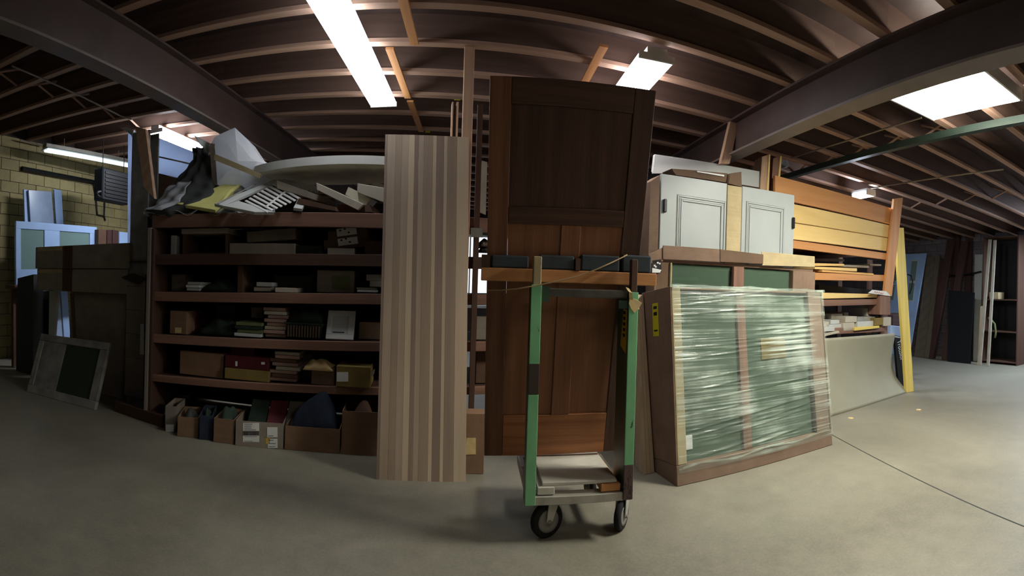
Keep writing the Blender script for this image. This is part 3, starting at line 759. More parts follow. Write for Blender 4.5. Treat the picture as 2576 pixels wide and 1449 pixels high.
# boxes on the floor under the rack
def open_box(xl, xr, yt, yb, depth, mat, label, flaps=True):
    a, b = atZ(xl, yb[0], 0), atZ(xr, yb[1], 0)
    f = Fr((a.x, a.y, .002), b-a); w = (b-a).length; h = f.px((xl+xr)/2, yt)[1]
    th = thing('open_carton', label, 'carton', f.o)
    for (q0, q1, d0, d1, nm) in ((0, w, 0, .008, 'front_panel'), (0, w, depth-.008, depth, 'back_panel'), (0, .008, .008, depth-.008, 'side_panel'), (w-.008, w, .008, depth-.008, 'side_panel')):
        MB().box(f, q0, q1, d0, d1, 0, h).build(nm, M[mat], th)
    MB().box(f, .008, w-.008, .008, depth-.008, 0, .01).build('bottom', M[mat], th)
    return th, f, w, h
boxes = {}
for key, xl, xr, yt, yb, dp, mat, lb in (
    ('a', 415, 442, 1022, (1085, 1088), .35, 'card_grey', 'narrow greyish open carton farthest left on the floor under the rack'),
    ('b', 446, 499, 1050, (1098, 1102), .4, 'card', 'brown open carton left of the navy carton on the floor'),
    ('c', 501, 534, 1046, (1106, 1108), .4, 'navy', 'narrow navy carton between two brown ones on the floor'),
    ('d', 537, 588, 1054, (1112, 1118), .4, 'card', 'brown open carton holding a dark green heap under the rack'),
    ('e', 592, 712, 1062, (1120, 1130), .45, 'card_grey', 'wide greyish open carton with white shipping labels on the floor'),
    ('f', 716, 854, 1076, (1131, 1142), .45, 'card', 'wide brown open carton under the navy bag'),
    ('g', 858, 950, 1036, (1143, 1148), .42, 'card', 'tall brown open carton beside the foot of the striped slab')):
    boxes[key] = open_box(xl, xr, yt, yb, dp, mat, lb)
def floor_label(k, x0, y0, x1, y1, mat='paper', lines=0, name='label'):
    th, f, w, h = boxes[k]
    bl, br, tr, tl = [f.pw(x, y, -.003) for x, y in ((x0, y1), (x1, y1), (x1, y0), (x0, y0))]
    MB().slab(bl, br, tr, tl, .0025).build(name, M[mat], th)
    if lines:
        m = MB()
        for j in range(lines):
            a = .15+.7*j/max(1, lines-1); Q = lambda s, t: bl.lerp(br, s).lerp(tl.lerp(tr, s), t)-f.ey*.0015
            e = random.uniform(.5, .92); m.slab(Q(.08, a-.03), Q(e, a-.03), Q(e, a+.02), Q(.08, a+.02), .001)
        m.build('print', M['ink'], th, kind='stuff')
floor_label('a', 417, 1068, 437, 1086, lines=0)
floor_label('e', 611, 1064, 652, 1084, lines=4); floor_label('e', 611, 1096, 652, 1112, lines=2)
th, f, w, h = boxes['e']
m = MB()
for j in range(16):   # bar code strip
    x = 612+j*2.5; m.slab(f.pw(x, 1095, -.004), f.pw(x+random.uniform(.8, 1.9), 1095, -.004), f.pw(x+1.4, 1085, -.004), f.pw(x, 1085, -.004), .002)
MB().slab(f.pw(611, 1096, -.003), f.pw(652, 1096, -.003), f.pw(652, 1084, -.003), f.pw(611, 1084, -.003), .0025).build('label', M['column'], th)
m.build('bar_code', M['ink'], th, kind='stuff')
floor_label('e', 672, 1075, 698, 1100, lines=1); floor_label('e', 674, 1104, 698, 1127, lines=3); floor_label('e', 668, 1102, 679, 1116, 'sticker')
def fill(k, mat, name, label, cat, top, n=1):
    th, f, w, h = boxes[k]
    u0 = .02
    m = MB(); rnd = random.Random(ord(k)); nu = nv = 16; vs = []; gs = []
    dep = .34
    for j in range(nv+1):
        for i in range(nu+1):
            s, t = i/nu, j/nv; e = min(.93, (max(0, sin(pi*s))**.42)*(max(0, sin(pi*t))**.42))
            z = .05+(h+top-.05)*e*(1+.10*sin(7*s+3*t+ord(k))+.08*sin(11*t-5*s))
            vs.append(f.w(u0+(w-2*u0)*s, .02+dep*t, z)); gs.append((s, t, z))
    W_ = nu+1; m.add(vs, [(j*W_+i, j*W_+i+1, (j+1)*W_+i+1, (j+1)*W_+i) for j in range(nv) for i in range(nu)], gs)
    rim = [i for i in range(W_)]+[j*W_+nu for j in range(1, nv+1)]+[nv*W_+i for i in range(nu-1, -1, -1)]+[j*W_ for j in range(nv-1, 0, -1)]
    m.f.append(tuple(rim[::-1]))
    o = m.build(name, M[mat], smooth=True); tag(o, label, cat); return o
fill('b', 'darkgrey', 'cloth_heap', 'dark grey heap in the brown carton left of the navy one', 'cloth', .04)
fill('d', 'darkgreen', 'cloth_heap', 'dark green heap in the brown floor carton', 'cloth', .09)
fill('f', 'navy', 'cloth_bag', 'big dark navy bag bulging out of the wide brown carton', 'bag', .26)
fill('c', 'darkgreen', 'cloth_heap', 'dark heap in the narrow navy carton', 'cloth', .03)
fill('g', 'brown', 'cloth_heap', 'brown heap in the tall carton beside the striped slab', 'cloth', .03)
th, f, w, h = boxes['e']
for k, (mt, lb) in enumerate((('darkgreen', 'dark green folder standing at the left in the labelled floor carton'), ('red', 'dull red folder leaning in the middle of the labelled floor carton'), ('card_grey', 'grey folder leaning at the right in the labelled floor carton'))):
    o = MB().slab(f.w(.05+.18*k, .12, .03), f.w(.22+.18*k, .12, .03), f.w(.26+.18*k, .36, h+.12), f.w(.09+.18*k, .36, h+.12), .03).build('folder', M[mt], bevel=.003); tag(o, lb, 'folder', 'folders in the labelled carton')
# low wood rail on the floor left of the boxes
a, b = atZ(288, 1008, .12), atZ(408, 1046, .12)
ff = Fr((a.x, a.y, 0), Vector((b.x-a.x, b.y-a.y, 0)))
tag(MB().box(ff, 0, (b-a).length, 0, .05, .0, .12).build('timber_rail', M['rack_dark'], bevel=.005), 'low brown timber rail on the floor at the left end of the rack', 'timber')

# ---- on the top deck --------------------------------------------------------
ZD = lambda u: zt(u)+.002
# round tabletop lying on the pile, seen from below
p1, p2 = at(815, 393, 4.0), at(880, 462, 4.95)
cx = -1.44; nearY, farY = 4.34, 5.4
zn = at(830, 413, nearY).z; zf = at(830, 466, farY).z
tt = thing('round_tabletop', 'large white-edged round tabletop lying on the pile of boards on the top deck', 'tabletop', (cx, 4.5, zn))
RXt, RYt = .99, (farY-nearY)/2
def disc(r, zo, thick, n=48):
    pts = [Vector((cx+RXt*r*cos(2*pi*k/n), (nearY+farY)/2+RYt*r*sin(2*pi*k/n), 0)) for k in range(n)]
    for q in pts: q.z = zn+(zf-zn)*(q.y-nearY)/(farY-nearY)+zo
    return MB().prism(pts, thick, (0, 0, 1))
disc(.985, 0, .05).build('underside', M['wbeige'], tt)
m = MB(); n = 64; vs = []; gs = []
for k in range(n):
    for (r, z) in ((.985, .0), (1.0, .0), (1.0, .078), (.985, .078)):
        y = (nearY+farY)/2+RYt*r*sin(2*pi*k/n)
        vs.append(Vector((cx+RXt*r*cos(2*pi*k/n), y, zn+(zf-zn)*(y-nearY)/(farY-nearY)+z))); gs.append((k*.05, r, z))
m.add(vs, [(k*4+i, ((k+1) % n)*4+i, ((k+1) % n)*4+(i+1) % 4, k*4+(i+1) % 4) for k in range(n) for i in range(4)], gs)
m.build('edge_band', M['white'], tt)
# boards under it, each a thing
for (pts, Y, t, mt, lb) in (
    ([(697, 474), (842, 520), (842, 507), (695, 452)], 4.5, .30, 'moulding', 'grey-beige board end-on, leftmost under the round tabletop, right of the slatted shutter'),
    ([(797, 478), (900, 529), (915, 514), (795, 459)], 4.35, .35, 'moulding', 'grey-beige rounded board, second from the left under the round tabletop'),
    ([(868, 490), (918, 520), (935, 500), (876, 470)], 4.45, .35, 'wbeige', 'dim board, third from the left under the round tabletop'),
    ([(898, 484), (972, 512), (975, 474), (899, 461)], 4.40, .4, 'moulding', 'pale board, fourth from the left under the round tabletop, by the striped slab'),
    ([(935, 470), (978, 482), (978, 466), (932, 458)], 4.6, .3, 'moulding', 'pale short board, rearmost under the round tabletop, by the striped slab')):
    q = [at(x, y, Y) for x, y in pts]
    tag(MB().slab(*q, t, 'u', back=(-.05, 1, .1)).build('board', M[mt], bevel=.004), lb, 'board', 'boards under the round tabletop')
q = [at(x, y, 4.75) for x, y in ((702, 458), (800, 482), (790, 466), (712, 450))]
o = MB().slab(*q, .03).build('scalloped_moulding', M['white']); tag(o, 'white moulding with scalloped lower edge lit from behind, under the round tabletop', 'moulding')
m = MB()
for k in range(9):
    a = q[0].lerp(q[1], (k+.5)/9); m.lathe(a, (0, 1, 0), [(.022, -.004), (.022, .02)], 10)
m.build('scallop', M['white'], o, kind='stuff')
for (pts, Y, lb) in (([(745, 512), (846, 531), (842, 520), (752, 498)], 4.3, 'dark flat board on the top deck between shutter and boards'), ([(846, 533), (936, 533), (930, 516), (850, 514)], 4.42, 'dim offcut lying on the top deck rail under the boards')):
    q = [at(x, y, Y) for x, y in pts]
    tag(MB().slab(*q, .4, back=(0, 1, .04)).build('board', M['brown']), lb, 'board')
# slatted shutter
SP = (at(540, 511, 4.0), at(640, 534, 3.98), at(690, 452, 4.75))
n_ = (SP[1]-SP[0]).cross(SP[2]-SP[0]).normalized()
if n_.dot(SP[0]-EYE) < 0: n_ = -n_
def onp(x, y, off=0):
    r = ray(x, y); k = ((SP[0]+n_*off)-EYE).dot(n_)/r.dot(n_); return EYE+r*k
sh = thing('louvred_shutter', 'white slatted shutter lying tilted at the front of the top deck', 'shutter', SP[1])
def strip(pts, off, t, name, mat, par):
    q = [onp(x, y, off) for x, y in pts]; return MB().slab(*q, t, back=n_).build(name, M[mat], par, bevel=.003)
strip([(539, 512), (560, 517), (708, 452), (690, 452)], 0, .03, 'stile', 'greywhite', sh)
strip([(546, 511), (551, 513), (645, 463), (640, 463)], -.004, .004, 'stile_groove', 'column', sh)
strip([(560, 517), (640, 533), (690, 533), (600, 505)], 0, .03, 'rail', 'greywhite', sh)
for k in range(8):
    t = k/7
    x0, y0 = 690-70*t, 459+43*t; x1, y1 = 757-80*t, 498+33*t
    strip([(x0-5, y0+3.2), (x1-5, y1+3.2), (x1, y1), (x0, y0)], -.004, .010, 'slat', 'white', sh)
strip([(716, 480), (720, 482), (672, 520), (667, 518)], -.008, .008, 'tilt_rod', 'white', sh)
strip([(738, 522), (760, 525), (770, 505), (752, 496)], 0, .03, 'rail', 'greywhite', sh)
q = [at(442, 512, 4.15), at(541, 528, 4.1), at(578, 478, 4.35), at(613, 455, 4.75), at(604, 447, 4.8)]
tag(MB().prism(q, .035).build('yellow_board', M['yellowboard'], bevel=.003), 'pale yellow triangular board end left of the slatted shutter', 'board')
q = [at(552, 500, 4.45), at(600, 478, 4.5), at(616, 455, 4.85), at(604, 456, 4.85), at(570, 480, 4.6)]
o = MB().prism(q, .05).build('bracket', M['column']); tag(o, 'grey notched strip between yellow board and shutter', 'strip')
# white wrapped package
wp = thing('wrapped_package', 'white film-wrapped angular package with tan tape on the top deck', 'package', at(600, 470, 4.6))
out = [(608, 466), (656, 446), (681, 415), (656, 400), (624, 352), (591, 321), (559, 335), (540, 345), (531, 362), (536, 410), (544, 465)]
m = MB(); c = at(598, 405, 4.5); ring = [at(x, y, 4.62) for x, y in out]; back = [p+Vector((-.05, .28, 0)) for p in ring]
mid = [c.lerp(p, .62)+Vector((random.uniform(-.015, .015), random.uniform(-.03, .0), random.uniform(-.015, .015))) for p in ring]
n = len(ring)
m.add([c]+mid+ring+back, [(0, 1+i, 1+(i+1) % n) for i in range(n)]+[(1+i, 1+n+i, 1+n+(i+1) % n, 1+(i+1) % n) for i in range(n)]+[(1+n+i, 1+2*n+i, 1+2*n+(i+1) % n, 1+n+(i+1) % n) for i in range(n)]+[tuple(range(1+2*n, 1+3*n))[::-1]],
      [(p-c) for p in [c]+mid+ring+back])
m.build('bundle', M['wrapwhite'], wp)
q = [at(x, y, 4.485) for x, y in ((538, 402), (654, 449), (657, 437), (540, 387))]
MB().slab(*q, .01).build('tape_band', M['card_light'], wp)
q = [at(x, y, 4.6) for x, y in ((534, 466), (546, 466), (540, 362), (527, 360))]
MB().slab(*q, .25, back=(-.1, 1, 0)).build('side_sheet', M['card_grey'], wp)
# curled white sheets
for pts, lb in (([(505, 366), (524, 392), (527, 360), (487, 340)], 'white curled sheet corner left of the wrapped package'), ([(302, 322), (330, 345), (334, 327), (318, 320)], 'white curled sheet at the head of the grey column')):
    q = [at(x, y, 4.75 if pts[0][0] > 400 else 4.3) for x, y in pts]
    def fn(a, b, q=q):
        p = q[0].lerp(q[1], a).lerp(q[3].lerp(q[2], a), b); return p+Vector((0, .08*sin(pi*a), 0))
    tag(MB().surf(fn, 8, 6, .004).build('paper_sheet', M['greywhite'], smooth=True), lb, 'sheet')
# dark tarpaulin bundle with crinkled plastic foot
lo = [(482, 374), (486, 404), (455, 440), (428, 472), (405, 500), (386, 520), (366, 529)]
hi = [(516, 372), (530, 398), (533, 430), (536, 458), (538, 482), (530, 506), (470, 536)]
Lp = [at(x, y, 4.95-.13*i) for i, (x, y) in enumerate(lo)]; Rp = [at(x, y, 4.95-.13*i) for i, (x, y) in enumerate(hi)]
def cone(a, b, off=0):
    k = b*(len(Lp)-1); i = min(int(k), len(Lp)-2); t = k-i
    p = Lp[i].lerp(Lp[i+1], t).lerp(Rp[i].lerp(Rp[i+1], t), a)
    return p+Vector((0, -.16*sin(pi*a)*(.3+.7*b)+.02*sin(19*a+9*b)+.014*sin(33*b-14*a)+off, 0))
tp = thing('covered_bundle', 'dark draped bundle with crinkled plastic at its foot, left end of the top deck', 'bundle', at(430, 535, 4.3))
MB().surf(lambda a, b: cone(a, b), 26, 30, .22).build('tarpaulin', M['darkgrey'], tp, smooth=True)
MB().surf(lambda a, b: cone(a*.62, .48+b*.52, -.02), 24, 22, .004).build('plastic_wrap', M['wrap'], tp, smooth=True)
# plastic spilling over the deck edge
def spill(a, b):
    x = 362+a*330; y = 519+10*sin(a*9)*.4+4*sin(a*23)+a*10
    p = at(x, y, RACK.w(0, 0, 0).y+.125*at(x, y, 4.2).x-.02+b*.5); p.z = ZD(-2.5)+.03+.03*sin(a*31+b*7)*(1-b)+.03*b-(.035 if b < .1 else 0)*(.5+.5*sin(a*27)); return p
tag(MB().surf(spill, 60, 8, .004).build('plastic_sheet', M['wrap'], smooth=True), 'crumpled clear plastic sheet spilling over the left edge of the top deck', 'sheet')
# blue wrapped panel behind the stud
q = [at(x, y, 5.3) for x, y in ((380, 431), (486, 456), (486, 381), (370, 338))]
bp = MB().slab(*q, .09).build('wrapped_board', M['bluetrans'], bevel=.006); tag(bp, 'pale blue wrapped panel standing behind the leaning stud', 'panel')
q = [at(x, y, 5.29) for x, y in ((379, 392), (486, 416), (486, 412), (378, 388))]
MB().slab(*q, .008).build('strap', M['column'], bp)
q = [at(x, y, 5.25) for x, y in ((329, 528), (349, 534), (338, 330), (322, 325))]
for p in q[:2]: p.z = .002
tag(MB().slab(*q, .05).build('wrapped_board', M['bluetrans']), 'narrow pale blue wrapped strip between grey column and leaning stud', 'panel')
q = [at(x, y, 5.25) for x, y in ((336, 525), (500, 528), (500, 458), (330, 428))]
for p in q[:2]: p.z = .002
tag(MB().slab(*q, .25, back=(0, 1, 0)).build('carton', M['card_dark'], bevel=.004), 'tall brown carton under the blue wrapped panel behind the grey column', 'carton')
q = [at(x, y, 4.2) for x, y in ((361, 470), (388, 500), (366, 325), (340, 317))]
o = MB().slab(*q, .05, 'v').build('leaning_stud', M['stud'], bevel=.003); tag(o, 'short timber stud leaning at the left end of the top deck beside the grey column', 'timber')
# grey column with taped sleeve
cl = thing('column', 'worn grey column with taped sleeve at the left end of the rack', 'column', (at(346, 700, 4.45).x, 4.45, 0))
x0, x1 = at(325, 700, 4.45).x, at(368, 700, 4.45).x
ct = at(335, 420, 4.45).z
MB().box(WORLD, x0, x1, 4.45, 4.47, 0, at(335, 335, 4.45).z, 'v').build('flange', M['column'], cl); MB().box(WORLD, x0, x1, 4.62, 4.64, 0, at(335, 335, 4.45).z, 'v').build('flange', M['column'], cl)
MB().box(WORLD, (x0+x1)/2-.01, (x0+x1)/2+.01, 4.47, 4.62, 0, at(335, 335, 4.45).z, 'v').build('web', M['darkgrey'], cl)
zz = [at(345, y, 4.44).z for y in (1000, 900, 840, 780, 720, 690)]
for k in range(len(zz)-1): MB().box(WORLD, x0-.012, x1+.008, 4.425, 4.449, max(0, zz[k]), zz[k+1]-.004, 'v').build('sleeve', M['card_grey'], cl)
q = [at(x, y, 4.41) for x, y in ((352, 892), (362, 892), (362, 815), (353, 815))]
MB().slab(*q, .012).build('white_strip', M['greywhite'], cl)
q = [at(x, y, 4.42) for x, y in ((320, 660), (385, 662), (385, 656), (305, 657))]
tag(MB().slab(*q, .04).build('clamp_bar', M['black']), 'short black bar sticking out of the grey column at shelf height', 'bar')
q = [at(x, y, 4.40) for x, y in ((305, 698), (345, 715), (366, 700), (330, 688))]
tag(MB().slab(*q, .05).build('dark_rag', M['black']), 'dark rag hung on the grey column under the black bar', 'cloth')

# ------------------------------------------------------------------ striped slab leaning on the rack
a, b = atZ(946, 1206, 0), atZ(1172, 1212, 0)
top = at(969, 339, 4.22)
f = face_frame(a, b, top)
uTL, vT = f.px(969, 338); uTR, _ = f.px(1180, 341); uBL, uBR = 0, (b-a).length
sl = thing('striped_slab', 'tall glued wooden slab with pale and dark vertical strips leaning against the rack', 'slab', a)
xs_b = [946, 964, 995, 1013, 1030, 1041, 1060, 1076, 1087, 1104, 1113, 1121, 1142, 1172]
mt_ = [0, 1, 2, 1, 4, 2, 1, 4, 3, 4, 2, 4, 1, 4]
xs_b = [946, 953, 975, 992, 1010, 1026, 1037, 1051, 1075, 1085, 1105, 1114, 1140, 1172]
kinds = [3, 1, 2, 1, 4, 3, 1, 2, 4, 3, 4, 2, 4]
T = [(x-946)/(1172-946) for x in xs_b]
for i in range(len(T)-1):
    g = .0006
    pts = [f.w(uBL+(uBR-uBL)*T[i]+g, 0, 0), f.w(uBL+(uBR-uBL)*T[i+1]-g, 0, 0), f.w(uTL+(uTR-uTL)*T[i+1]-g, 0, vT), f.w(uTL+(uTR-uTL)*T[i]+g, 0, vT)]
    MB().slab(*pts, .045, 'v', back=f.ey).build('strip', STAVES[kinds[i]], sl)
# small carton between slab and door
a, b = atZ(1150, 1199, 0), atZ(1217, 1200, 0)
ff = Fr(a+Vector((0, .06, 0)), b-a)
w = (b-a).length; h = ff.px(1190, 1040)[1]
sc = MB().box(ff, 0, w, 0, .16, 0, h, 'v').build('carton', M['card'], bevel=.004); tag(sc, 'narrow upright brown carton with torn label between striped slab and oak door', 'carton')
o = MB().slab(*[ff.pw(x, y, -.004) for x, y in ((1170, 1144), (1197, 1143), (1197, 1102), (1174, 1102))], .003).build('torn_label', M['tape'], sc)
# tag and bits hung on the post
q = [at(x, y, 4.36) for x, y in ((1184, 596), (1214, 597), (1214, 574), (1184, 573))]
tag(MB().slab(*q, .02).build('sign_plate', M['column']), 'small blank grey plate on the dark post between slab and door', 'plate')
for (x0, y0, x1, y1, mt, lb) in ((1209, 598, 1236, 620, 'card_grey', 'grey rag at the top of the gap left of the oak door'), (1210, 618, 1236, 632, 'darkgrey', 'dark rag in the gap left of the oak door')):
    heap(x0, y0, x1, y1, .1, .3, 'rag', mt, lb, 'cloth')
q = [at(x, y, 4.5) for x, y in ((1198, 530), (1222, 540), (1226, 408), (1212, 404))]
tag(MB().slab(*q, .03, 'v').build('plank', M['moulding']), 'pale plank leaning behind the dark post left of the oak door', 'plank')
for (x0, y0, x1, y1, mt, lb) in ((1199, 796, 1232, 832, 'card_grey', 'grey carton end seen in the gap left of the oak door, upper'), (1199, 858, 1232, 960, 'brown', 'tall brown carton end seen in the gap left of the oak door, lower')):
    cell(x0, y0, x1, y1, .12, .4, 'carton', mt, lb, 'carton', sit=3 if 'upper' in lb else 4)
# yellow tags stuck on the joists
for (x, y) in ((1076, 333), (1150, 251)):
    p = ceil_hit(x, y)
    MB().box(WORLD, p.x-.035, p.x+.035, p.y-.003, p.y, p.z-.005, p.z+.03).build('yellow_tag', M['yellowlabel'], ce)

# ------------------------------------------------------------------ platform cart with the oak door
ZC = .29
DY0 = atZ(1336, 1262, ZC-.03).y
cart = thing('panel_cart', 'green-posted panel cart with dark rubber casters carrying the big oak door', 'cart', (.6, DY0+.4, 0))
xl, xr = at(1326, 1255, DY0).x, at(1584, 1250, DY0).x
DD = .72
CA = Fr((0, DY0, 0))
# steel frame
MB().box(CA, xl, xr, 0, .04, ZC-.055, ZC-.005).build('front_rail', M['palesteel'], cart, bevel=.003)
MB().box(CA, xl, xr, DD-.04, DD, ZC-.055, ZC-.005).build('rear_rail', M['greysteel'], cart, bevel=.003)
MB().box(CA, xl, xl+.04, .04, DD-.04, ZC-.055, ZC-.005, 'd').build('side_rail', M['greysteel'], cart, bevel=.003)
MB().box(CA, xr-.04, xr, .04, DD-.04, ZC-.055, ZC-.005, 'd').build('side_rail', M['greysteel'], cart, bevel=.003)
MB().box(CA, xl+.045, xr-.045, .045, .10, ZC-.035, ZC-.01).build('deck_board', M['deckboard'], cart, bevel=.003)
# wooden blocks running back and the pale boards across them
for (x0, x1, mt) in ((1352, 1396, 'deckboard'), (1513, 1562, 'pine_orange')):
    a0, a1 = at(x0, 1255, DY0).x, at(x1, 1255, DY0).x
    MB().box(CA, a0, a1, .015, DD, ZC, ZC+.045, 'd').build('block', M[mt], cart, bevel=.004)
zb = ZC+.0455
yb0 = atZ(1450, 1212, zb+.02).y; yb1 = atZ(1450, 1146, zb+.02).y
MB().box(WORLD, xl+.09, xr-.075, yb0, yb0+(yb1-yb0)*.55, zb, zb+.022).build('deck_board', M['deckboard'], cart, bevel=.004)
MB().box(WORLD, xl+.09, xr-.075, yb0+(yb1-yb0)*.56, max(yb1, DY0+DD), zb, zb+.022).build('deck_board', M['deckboard'], cart, bevel=.004)
# green channel posts
PY = DY0+.0
def post(x0, x1, ztop, zsplit, depth, wear0=None, wear1=None, lower=None):
    segs = []
    if wear0: segs = [(ZC-.05 if not lower else lower, wear0, 'green'), (wear0, wear1, 'green_worn'), (wear1, zsplit, 'green')]
    else: segs = [(ZC-.05 if not lower else lower, zsplit, 'green')]
    if lower: segs.append((ZC-.05, lower, 'rust'))
    for (z0, z1, mt) in segs:
        MB().box(WORLD, x0, x1, PY-.012, PY-.0, z0, z1, 'v').build('post_face', M[mt], cart, bevel=.002)
    MB().box(WORLD, x0, x0+.012, PY, PY+depth, ZC-.05, zsplit, 'v').build('post_web', M['green_dark'], cart)
zl = at(1345, 716, PY).z
lx0, lx1 = at(1331, 900, PY).x, at(1357, 900, PY).x
post(lx0, lx1, zl, zl, .10, at(1345, 992, PY).z, at(1345, 915, PY).z)
rx0, rx1 = at(1577, 900, PY).x, at(1600, 900, PY).x
zr = at(1588, 735, PY).z
post(rx0, rx1, zr, zr, .22, lower=at(1588, 1168, PY).z)
# timber stakes standing in the posts
MB().box(WORLD, lx0+.01, lx1-.002, PY+.001, PY+.05, zl-.3, at(1345, 644, PY).z, 'v').build('stake', M['card_light'], cart, bevel=.004)
MB().box(WORLD, rx0+.014, rx1-.004, PY+.001, PY+.045, zr-.3, at(1588, 652, PY).z, 'v').build('stake', M['rack_dark'], cart, bevel=.004)
# steel handle bar
zh0, zh1 = at(1470, 749, PY+.02).z, at(1470, 727, PY+.02).z
MB().box(WORLD, lx1-.004, rx0+.004, PY+.012, PY+.045, zh0, zh1).build('handle_bar', M['handle'], cart, bevel=.008)
MB().box(WORLD, lx1, lx1+.05, PY+.002, PY+.0115, zh0-.03, zh1+.01).build('gusset', M['green_dark'], cart)
MB().box(WORLD, rx0-.06, rx0, PY+.002, PY+.0115, zh0-.06, zh0-.01).build('gusset', M['green_dark'], cart)
# long warning sticker inside the right post
q = [Vector((rx0-.002, PY+d, z)) for d, z in ((.14, at(1552, 868, PY+.14).z), (.02, at(1570, 890, PY+.02).z), (.02, at(1570, 780, PY+.02).z), (.09, at(1562, 776, PY+.09).z))]
MB().prism(q, .0015, (1, 0, 0)).build('sticker', M['sticker'], cart)
m = MB()
for k in range(5):
    z = q[0].z+.06+k*.035; m.box(WORLD, rx0-.0045, rx0-.0025, PY+.045, PY+.085, z, z+.018)
m.build('sticker_print', M['ink'], cart, kind='stuff')
# casters
def caster(xw, yw, ax, r, wdt, topz, name='caster'):
    c = Vector((xw, yw, r)); ax = Vector(ax).normalized(); fw = ax.cross(Vector((0, 0, 1)))
    tyre = MB().lathe(c-ax*wdt/2, ax, [(r*.66, 0), (r*.9, 0), (r, wdt*.22), (r, wdt*.78), (r*.9, wdt), (r*.66, wdt)], 28).build('caster', M['rubber'], cart, smooth=True)
    MB().lathe(c-ax*(wdt/2+.004), ax, [(r*.18, -.008), (r*.2, 0), (r*.5, .004), (r*.64, .0), (r*.655, wdt+.008), (r*.5, wdt+.004), (r*.2, wdt+.008), (r*.18, wdt+.016)], 24).build('hub', M['hub'], tyre, smooth=True)
    up = Vector((xw, yw, topz))-fw*.035
    for sg in (-1, 1):
        e = ax*(wdt/2+.012)*sg
        A, B = c+e, up+e
        MB().hexa([A-fw*.02-ax*.003*1, A-fw*.02+ax*.003, A+fw*.02+ax*.003, A+fw*.02-ax*.003, B-fw*.04-ax*.003, B-fw*.04+ax*.003, B+fw*.04+ax*.003, B+fw*.04-ax*.003]).build('fork', M['palesteel'], tyre)
        MB().lathe(A-ax*.004*(1 if sg > 0 else -1), ax*sg, [(.012, 0), (.012, .012), (.006, .016)], 10).build('axle_nut', M['hub'], tyre)
    MB().lathe(up-Vector((0, 0, .012)), (0, 0, 1), [(.05, 0), (.05, .008), (.06, .010), (.06, .016)], 16).build('swivel', M['greysteel'], tyre)
w1 = atZ(1369, 1334, 0); w2 = atZ(1560, 1310, 0)
rw = .106
caster(w1.x, DY0+.10, (.38, -.92, 0), rw, .042, ZC-.056)
caster(w2.x-.03, DY0+.12, (.80, -.6, 0), .092, .04, ZC-.056)
for x in (xl+.1, xr-.1): caster(x, DY0+DD-.1, (1, .1, 0), .095, .04, ZC-.056)
# timber cross bar with foam pads, behind the stakes
XBY = PY+.075
cb0, cb1 = at(1210, 700, XBY).x, at(1652, 690, XBY).x
za, zc_ = at(1300, 708, XBY).z, at(1300, 676, XBY).z
za2, zc2 = at(1600, 718, XBY).z, at(1600, 686, XBY).z
za, zc_ = (za+za2)/2, (zc_+zc2)/2
MB().box(WORLD, cb0, cb1, XBY, XBY+.05, za, zc_).build('cross_bar', M['pine_orange'], cart, bevel=.004)
for (x0, x1) in ((1236, 1331), (1357, 1446), (1462, 1560), (1566, 1640)):
    MB().box(WORLD, at(x0, 660, XBY).x, at(x1, 660, XBY).x, XBY+.005, XBY+.055, zc_+.001, at((x0+x1)/2, 642, XBY).z).build('foam_pad', M['foam'], cart, bevel=.01)
MB().box(WORLD, at(1448, 660, XBY).x, at(1460, 660, XBY).x, XBY-.005, XBY+.04, zc_+.001, at(1454, 650, XBY).z, 'v').build('stake', M['rack_dark'], cart)
MB().box(WORLD, cb0, cb0+at(1233, 660, XBY).x-cb0, XBY+.002, XBY+.05, zc_+.001, at(1222, 640, XBY).z).build('end_block', M['rack_dark'], cart)
# the door
DZ = zb+.023
d0 = Vector((0, atZ(1450, 1146, DZ).y, DZ)); dtop = Vector((0, XBY+.062, (za+zc_)/2))
df = Fr(d0, (1, 0, .02), dtop-d0)
uL_, vB = df.px(1221, 1149); uL2, vT = df.px(1229, 190); uR2, _ = df.px(1648, 640); uR3, _ = df.px(1640, 250)
uA = (uL_+uL2)/2; uB = df.px(1652, 300)[0]-.02
door = thing('oak_door', 'big dark-stained oak panel door standing on the green cart', 'door', df.w(uA, 0, 0))
TH = .045
sw = df.px(1281, 480)[0]-df.px(1229, 480)[0]
v1 = df.px(1330, 564)[1]; v2 = df.px(1330, 521)[1]; v0 = df.px(1300, 1046)[1]; vt = df.px(1330, 206)[1]
g = .0012
MB().box(df, uA, uA+sw, 0, TH, 0, vT, 'v').build('stile', M['oak_stile'], door, bevel=.003)
MB().box(df, uB-sw*1.05, uB, 0, TH, 0, vT, 'v').build('stile', M['oak_dark'], door, bevel=.003)
iA, iB = uA+sw+g, uB-sw*1.05-g
MB().box(df, iA, iB, 0, TH, 0, v0, 'u').build('rail', M['oak_mid'], door, bevel=.003)
MB().box(df, iA, iB, 0, TH, v1, v2, 'u').build('rail', M['oak_dark'], door, bevel=.003)
MB().box(df, iA, iB, 0, TH, vT-.14, vT, 'u').build('rail', M['oak_dark'], door, bevel=.003)
mu0, mu1 = df.px(1411, 600)[0], df.px(1458, 600)[0]
mu0, mu1 = df.px(1411, 600)[0], df.px(1460, 600)[0]
MB().box(df, mu0, mu1, 0, TH, v0+g, v1-g, 'v').build('muntin', M['oak_panel'], door, bevel=.003)
MB().box(df, iA+.001, iB-.001, .012, .034, v2+g, vT-.14-g, 'v').build('panel', M['oak_dark'], door)
MB().box(df, iA+.001, mu0-g, .012, .034, v0+g, v1-g, 'v').build('panel', M['oak_panel'], door)
MB().box(df, mu1+g, iB-.001, .012, .034, v0+g, v1-g, 'v').build('panel', M['oak_panel'], door)
